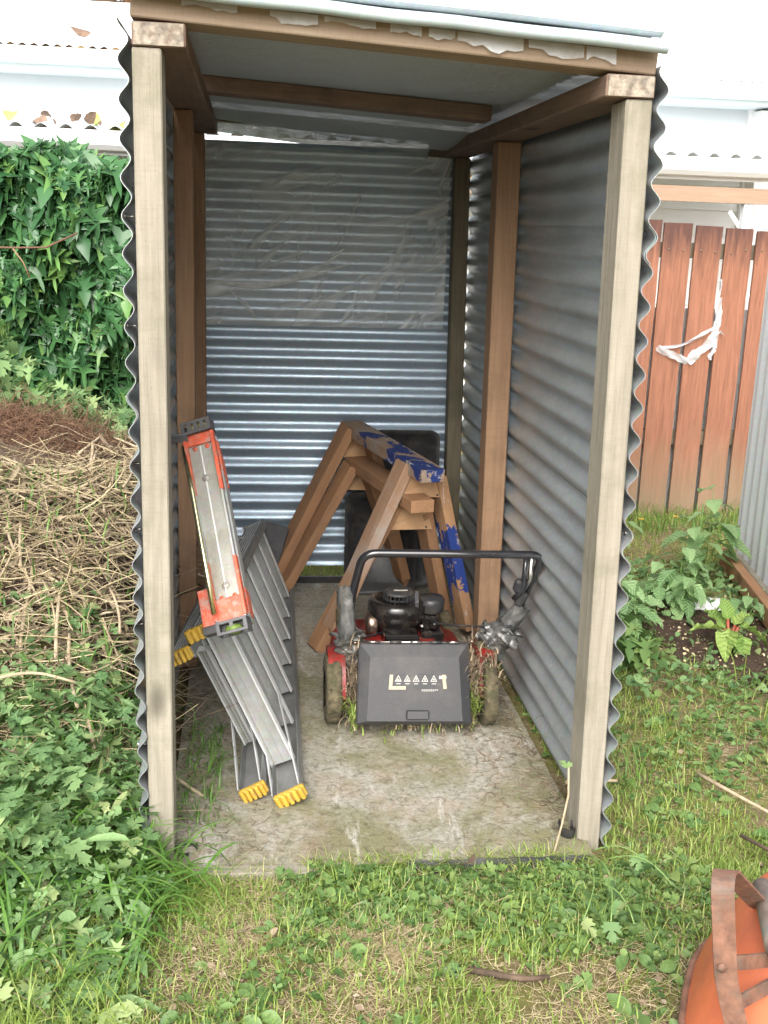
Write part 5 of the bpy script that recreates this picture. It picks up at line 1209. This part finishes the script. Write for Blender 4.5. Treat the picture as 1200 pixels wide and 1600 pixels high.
# ------------------------------------------------------------------ individual plants
def plant(name, label, cat, pos, stems, lm, ls, group=None, stem_m='stem', nleaf=5, seed=0, droop=-.3, stem_r=.004, petiole=.03):
    rr = random.Random(seed); t = thing(name, label, cat, pos, group)
    for (dx, dy, h_) in stems:
        pts = [(pos[0]+dx*q**1.3, pos[1]+dy*q**1.3, pos[2]+h_*q) for q in (0, .25, .5, .75, 1)]
        obj('stem', MB().tube(pts, [stem_r, stem_r*.9, stem_r*.8, stem_r*.6, stem_r*.4], 6), M[stem_m], t)
        for k in range(nleaf):
            q = 1-.75*k/nleaf if nleaf > 1 else 1; x, y, z = pos[0]+dx*q**1.3, pos[1]+dy*q**1.3, pos[2]+h_*q
            yaw = rr.random()*.8+k*2.4; s = ls*(.7+.5*rr.random())*(.65+.35*min(1, 2*(1-q)+.4)); pe = petiole*(.6+.6*(1-q))
            ex, ey = x-math.sin(yaw)*pe, y+math.cos(yaw)*pe
            if pe > .012: obj('leaf_stalk', MB().tube([(x, y, z), (ex, ey, z+.3*pe)], stem_r*.35, 4), M[stem_m], t)
            leaf_at('leaf', lm, t, (ex, ey, z+.3*pe), yaw, droop+rr.uniform(-.3, .35), rr.uniform(-.35, .35), s)
    return t
pot = big_leaf(M['potato'], .85); potov = big_leaf(M['potato'], .72, wave=.05); TPL['bigoval'] = fan(OVAL, .25, .5); chl = big_leaf(M['chard'], .62, .2, .09, .5, .35)
gp = 'young broad-leaved plants in the vegetable bed'
plant('potato_plant', 'tallest broad-leaved plant, against the fence beside the iron screen', 'plant', (2.30, 2.15, -.02), [(0, 0, .42), (.06, -.03, .30), (-.08, 0, .28)], pot, .12, gp, nleaf=9, seed=1, petiole=.05)
plant('potato_plant', 'bushy broad-leaved plant in the middle of the vegetable bed', 'plant', (2.0, 1.72, -.01), [(0, 0, .30), (.08, .05, .22), (-.08, .03, .22), (.03, -.08, .18), (-.12, -.06, .14)], potov, .10, gp, nleaf=11, seed=2, petiole=.05)
plant('potato_plant', 'broad-leaved plant close beside the right shed wall', 'plant', (1.62, 1.45, -.02), [(0, 0, .32), (.08, .02, .24), (.06, -.1, .2), (-.06, .05, .25), (.12, .0, .16)], potov, .10, gp, nleaf=11, seed=3, petiole=.05)
plant('potato_plant', 'small broad-leaved plant near the yellow flower by the shed wall', 'plant', (1.98, 2.55, -.02), [(0, 0, .34), (-.06, .0, .22)], pot, .11, gp, nleaf=6, seed=4, petiole=.06)
plant('leafy_weed', 'leafy weed clump behind the chard by the pale stone', 'weed', (2.22, 1.55, -.01), [(0, 0, .14), (.06, .03, .10), (-.07, .02, .12)], potov, .07, None, nleaf=8, seed=61, petiole=.02)
plant('bean_plant', 'low pointed-leaved seedling at the near end of the bed by the shed', 'plant', (1.60, 1.12, -.02), [(0, 0, .2), (.05, -.02, .14), (-.04, 0, .14)], leaf_mesh('ivy2', M['weed']), .10, None, nleaf=6, seed=8, petiole=.03)
ct = thing('chard_plant', 'yellow-green chard with orange-red stems in the vegetable bed', 'plant', (2.03, 1.28, -.02))
for k, (yaw, p, s, st) in enumerate([(.3, .9, .15, .10), (1.4, .6, .15, .1), (2.6, -.1, .17, .12), (3.4, -.5, .17, .10), (4.6, .1, .16, .12), (5.3, .8, .14, .12), (0, 1.3, .12, .14), (3.0, .5, .13, .08)]):
    ex, ey = 2.03-math.sin(yaw)*.03, 1.28+math.cos(yaw)*.03; ez = -.02+st*.9
    obj('leaf_stalk', MB().tube([(2.03, 1.28, -.03), ((2.03+ex)/2, (1.28+ey)/2, ez*.6), (ex, ey, ez)], .006, 6), M['redstem'], ct)
    leaf_at('leaf', chl, ct, (ex, ey, ez), yaw, p-.3, .2*math.sin(k), s*.78)
# buttercup-like plants along the left bank
bl = leaf_mesh('but', M['butter'])
spots = [((-.005, -.02, .0), .15, 'lobed-leaved weed growing right against the left front post'), ((-.34, .42, 0), .17, 'lobed-leaved weed at the top of the weedy bank'), ((-.20, .22, 0), .14, 'lobed-leaved weed halfway between the heap and left post'),
         ((-.44, .25, 0), .14, 'lobed-leaved weed below the straw heap'), ((-.12, .34, 0), .16, 'lobed-leaved weed beside the corrugated left wall'), ((-.36, .06, 0), .12, 'lobed-leaved weed in the middle of the left bank')]
for k, ((x, y, z), hh, lb) in enumerate(spots):
    plant('buttercup_plant', lb, 'weed', (x, y, hz(x, y) if k else -.03), [(.02, -.01, hh), (-.04, .01, hh*.9), (.05, .02, hh*.7), (-.01, -.05, hh*.75), (.0, .0, hh*1.1)], bl, .07, 'lobed-leaved weeds along the left bank', nleaf=2, seed=20+k, stem_r=.002, petiole=.012, droop=-.25)
lst = leaf_mesh('ivy2', M['grass_long'])
for k, (x, y, lb) in enumerate([(-.20, -.16, 'star-leaved ivy runner nearest the left post'), (-.30, -.22, 'star-leaved ivy runner at the left edge of the lawn')]):
    plant('ivy_runner', lb, 'ivy runner', (x, y, hz(x, y)), [(.06, -.05, .08), (-.06, -.04, .10), (.0, .06, .09)], lst, .06, None, nleaf=3, seed=40+k, stem_r=.0015, petiole=.01)
lov = leaf_mesh('oval', M['butter']); TPL['big'] = fan(ROUND, .15, .35)
plant('sage_plant', 'grey-green oval-leaved plant at the left edge', 'plant', (-.33, -.08, .0), [(.05, 0, .12), (-.02, -.03, .16), (0, .04, .1)], lov, .09, None, nleaf=4, seed=51, droop=0, petiole=.01)
plant('dock_plant', 'large round-leaved dock at the bottom left corner', 'dock plant', (-.30, -.38, -.03), [(.02, 0, .08), (-.02, -.04, .05)], leaf_mesh('round', M['weed']), .10, None, nleaf=4, seed=52, droop=-.1, petiole=.03)
plant('dock_plant', 'large pale-leaved dock at the left edge on the straw heap', 'dock plant', (-.64, .55, hz(-.64, .55)), [(.02, 0, .12), (.06, -.03, .1)], leaf_mesh('oval', M['potato']), .17, None, nleaf=4, seed=53, droop=-.1, petiole=.03)
# uprooted limp weed by the right post
uw = thing('wilted_weed', 'pulled-up limp weed with pale stems beside the right front post', 'weed', (1.05, -.25, 0))
for k, (a, b, c) in enumerate([((1.06, -.10), (1.10, -.20), (1.03, -.37)), ((1.04, -.14), (1.05, -.25), (.97, -.36)), ((1.10, -.12), (1.18, -.15), (1.22, -.24)), ((1.03, -.2), (1.08, -.3), (1.08, -.38)), ((1.08, -.08), (1.15, -.1), (1.2, -.19))]):
    pts = [((1-t)**2*a[0]+2*t*(1-t)*b[0]+t*t*c[0], (1-t)**2*a[1]+2*t*(1-t)*b[1]+t*t*c[1], .02+.03*math.sin(t*3)) for t in np.linspace(0, 1, 8)]
    obj('stem', MB().tube(pts, .0018, 5), M['stem'], uw)
    for j in range(3): leaf_at('leaf', bl, uw, pts[-1-j], 3+j*1.1+k, -.5, .3*j, .045)
n = 900; P = np.stack([r.uniform(.38, 1.06, n), -.062+.03*r.random(n)**3, np.full(n, -.03)], 1)
longgrass('edge_grass', P, .035, .075, 'grass', 'short grass leaning over the front edge of the slab', .0012, .0012, (.4, 1.0))
n = 380; P = np.concatenate([field(n, -.2, 1.4, -.8, -.1), field(n, 1.15, 2.8, -.7, 3)]); k = len(P); P[:, 2] += .012+.01*r.random(k)
V, T, A = scatter('', 'oval', P, r.random(k)*6.28, r.normal(0, .3, k), r.normal(0, .5, k), .008+.022*r.random(k)**2, None, r)
o = place('leaf_litter', npmesh('leaf_litter', V, T, M['straw_dark'], A)); tag(o, 'small dead leaf scraps scattered over the lawn', 'leaf litter', kind='stuff')
# plantain rosettes in front of the slab and out on the lawn
pm = leaf_mesh('oval', M['weed'])
for k, (x, y, s, lb) in enumerate([(.62, -.13, .05, 'oval-leaved plantain rosette in front of the slab, left of centre'), (.76, -.15, .055, 'oval-leaved plantain rosette in front of the slab by the curled brown leaf'), (.90, -.13, .05, 'oval-leaved plantain rosette in front of the slab near the right post'), (.55, -.25, .04, 'small plantain rosette beside the dead grass wad'),
        (1.18, -.16, .05, 'plantain rosette behind the right front post'), (1.15, -.40, .065, 'plantain rosette near the wheelbarrow leg'), (1.0, -.60, .06, 'plantain rosette at the bottom edge beside the barrow rim'), (.25, -.50, .05, 'plantain rosette low on the left lawn'), (1.62, .05, .06, 'plantain rosette out on the right-hand lawn')]):
    t = thing('plantain', lb, 'weed', (x, y, hz(x, y)), 'plantain rosettes in the lawn')
    for j in range(7): leaf_at('leaf', pm, t, (x, y, hz(x, y)+.004), j*.9+k, .25+.3*math.sin(j*2+k), .1*j-.3, s*(.8+.4*((j*37+k) % 5)/5))
# pale bent stem at right post with a leaf
o = obj('pale_stem', MB().tube([(.985, -.055, -.02), (1.015, -.02, .06), (1.032, .0, .13), (1.03, .01, .20)], .0028, 6), M['stalk']); tag(o, 'pale thin stem curving up beside the right front post', 'weed stem'); leaf_at('leaf', bl, o, (1.03, .01, .20), 0.4, .3, 0, .035)
# yellow flowers
for k, (x, y, z, lb) in enumerate([(2.02, 2.75, .12, 'yellow dandelion flower nearest the shed'), (2.26, 2.9, .07, 'yellow dandelion flower in the middle of the fence foot'), (2.47, 2.95, .07, 'yellow dandelion flower behind the tallest plant')]):
    t = thing('dandelion', lb, 'flower', (x, y, 0), 'dandelions in front of the fence')
    obj('stem', MB().tube([(x, y, -.03), (x, y, z)], .002, 5), M['stem'], t)
    mb = MB()
    for j in range(14): a = j*.45; mb.add([(x, y, z), (x+.018*math.cos(a-.15), y+.018*math.sin(a-.15), z+.008), (x+.018*math.cos(a+.15), y+.018*math.sin(a+.15), z+.008)], [(0, 1, 2)])
    obj('petals', mb, M['yellow'], t)
# red leaves beside left wall, far
t = thing('red_cordyline', 'small plant with red leaves beside the left shed wall', 'plant', (-.3, 2.6, .3))
for k in range(6): leaf_at('leaf', npmesh('leaf', *TPL['lance'], M['redstem']) if k == 0 else lm_red, t, (-.30+.05*math.sin(k*2), 2.6, .42+.03*(k % 2)), k*1.1, .7, 0, .09) if k else None; lm_red = npmesh('leaf', *TPL['lance'], M['redstem'])
# litter: sticks, stones, leaves
for k, (pts, rr, m, lb) in enumerate([([(-.12, -.27, .0), (-.06, -.40, -.01), (-.01, -.52, -.015)], .007, 'bark', 'brown stick lying in the grass at lower left'), ([(1.52, .33, .0), (1.58, .2, .0), (1.66, .08, -.01)], .006, 'stalk', 'bleached pale stick on the right-hand lawn'),
        ([(1.50, .0, .0), (1.58, -.14, .0), (1.66, -.22, -.01)], .005, 'bark', 'thin dark twig on the right-hand lawn'), ([(.70, -.46, -.01), (.80, -.50, -.008), (.86, -.49, -.014)], .0075, 'bark', 'short piece of rotten bark in the front lawn'), ([(-.48, .36, .30), (-.34, .42, .31), (-.22, .40, .28)], .005, 'stalk', 'pale stalk lying over the weeds at the left edge'), ([(1.12, .30, 0), (1.2, .31, 0), (1.27, .30, 0)], .006, 'stalk', 'short pale stick beside the right shed wall')]):
    pts = smooth_path(pts, .06, 4); o = obj('stick', MB().tube(pts, [rr*(1-.3*i/len(pts)) for i in range(len(pts))], 7), M[m]); tag(o, lb, 'stick')
for k, (x, y, z, s, yw, m, lb) in enumerate([(.755, -.105, .01, .055, 3.0, 'mulchy', 'curled brown leaf standing at the front edge of the slab'), (.30, -.21, -.01, .04, 1.0, 'mulchy', 'small brown leaf on the lawn before the batten'), (2.28, 1.35, 0, .10, 2, 'mulchy', 'brown leaf on the mulch by the iron screen')]):
    o = leaf_at('dead_leaf', npmesh('dead_leaf', *TPL['oval'], M[m], smooth=True), None, (x, y, z), yw, .9 if k == 0 else .1, .6, s*1.4); tag(o, lb, 'leaf')
def stone(x, y, z, s, m, lb, cat='stone', grp=None, sq=.5):
    mb = MB().lathe((0, 0, 0), [(.0005, -.5), (.6, -.4), (.95, 0), (.7, .35), (.0005, .45)], 10)
    mb.v = [tuple(Vector((p[0]*s, p[1]*s*.7, p[2]*s*sq))*(1+.3*noise.noise(Vector(p)*2+Vector((x*9, y, 0))))) for p in mb.v]
    o = obj('stone' if cat == 'stone' else 'slab_fragment', mb, M[m], None, Matrix.Translation((x, y, z))); tag(o, lb, cat, grp)
stone(2.15, 1.78, .0, .13, 'house', 'flat pale stone lying in the vegetable bed', sq=.25)
for k, (x, y) in enumerate([(1.52, -.18), (1.54, -.21), (1.50, -.22)]): stone(x, y, -.015, .014, 'house', ['left pebble of the white cluster by the dark twig', 'right pebble of the white cluster by the dark twig', 'nearest pebble of the white cluster by the dark twig'][k], grp='white pebbles near the dark twig')
stone(1.25, -.42, -.01, .018, 'house', 'single white pebble beside the wheelbarrow leg')
# perlite and chips in the bed
n = 420; P = np.stack([r.uniform(1.8, 2.45, n), r.uniform(1.05, 1.85, n), np.zeros(n)+.012], 1)
V, T, A = scatter('', 'round', P, r.random(n)*6.28, r.normal(0, .6, n), r.normal(0, .6, n), .004+.011*r.random(n)**2, None, r)
o = place('mulch_chips', npmesh('mulch_chips', V, T, M['straw'], A)); tag(o, 'pale wood chips and perlite on the dark soil', 'mulch', kind='stuff')
# debris on the slab
n = 1500; X = np.where(r.random(n) < .5, 1.07-.18*r.random(n)**2, .05+.25*r.random(n)**1.5); Y = r.uniform(0, 1.5, n)
an = r.random(n)*6.28; D = np.stack([np.cos(an), np.sin(an), r.normal(0, .05, n)], 1)
Va = tubes_np(np.stack([X, Y, np.full(n, .004)], 1), D, .015+.05*r.random(n)**2, .0007+.0008*r.random(n), r, 3, 1.0)
o = place('slab_litter', npmesh('slab_litter', *Va[:2], M['straw_dark'], Va[2])); tag(o, 'dry stems and bits littering the edges of the slab', 'litter', kind='stuff')
P = np.stack([.06+.10*r.random(160), r.uniform(.1, .7, 160), np.zeros(160)], 1)
longgrass('shed_grass', P, .03, .16, 'grass_long', 'grass growing inside the shed behind the left front post', .001, .0015, (.6, 1.2))
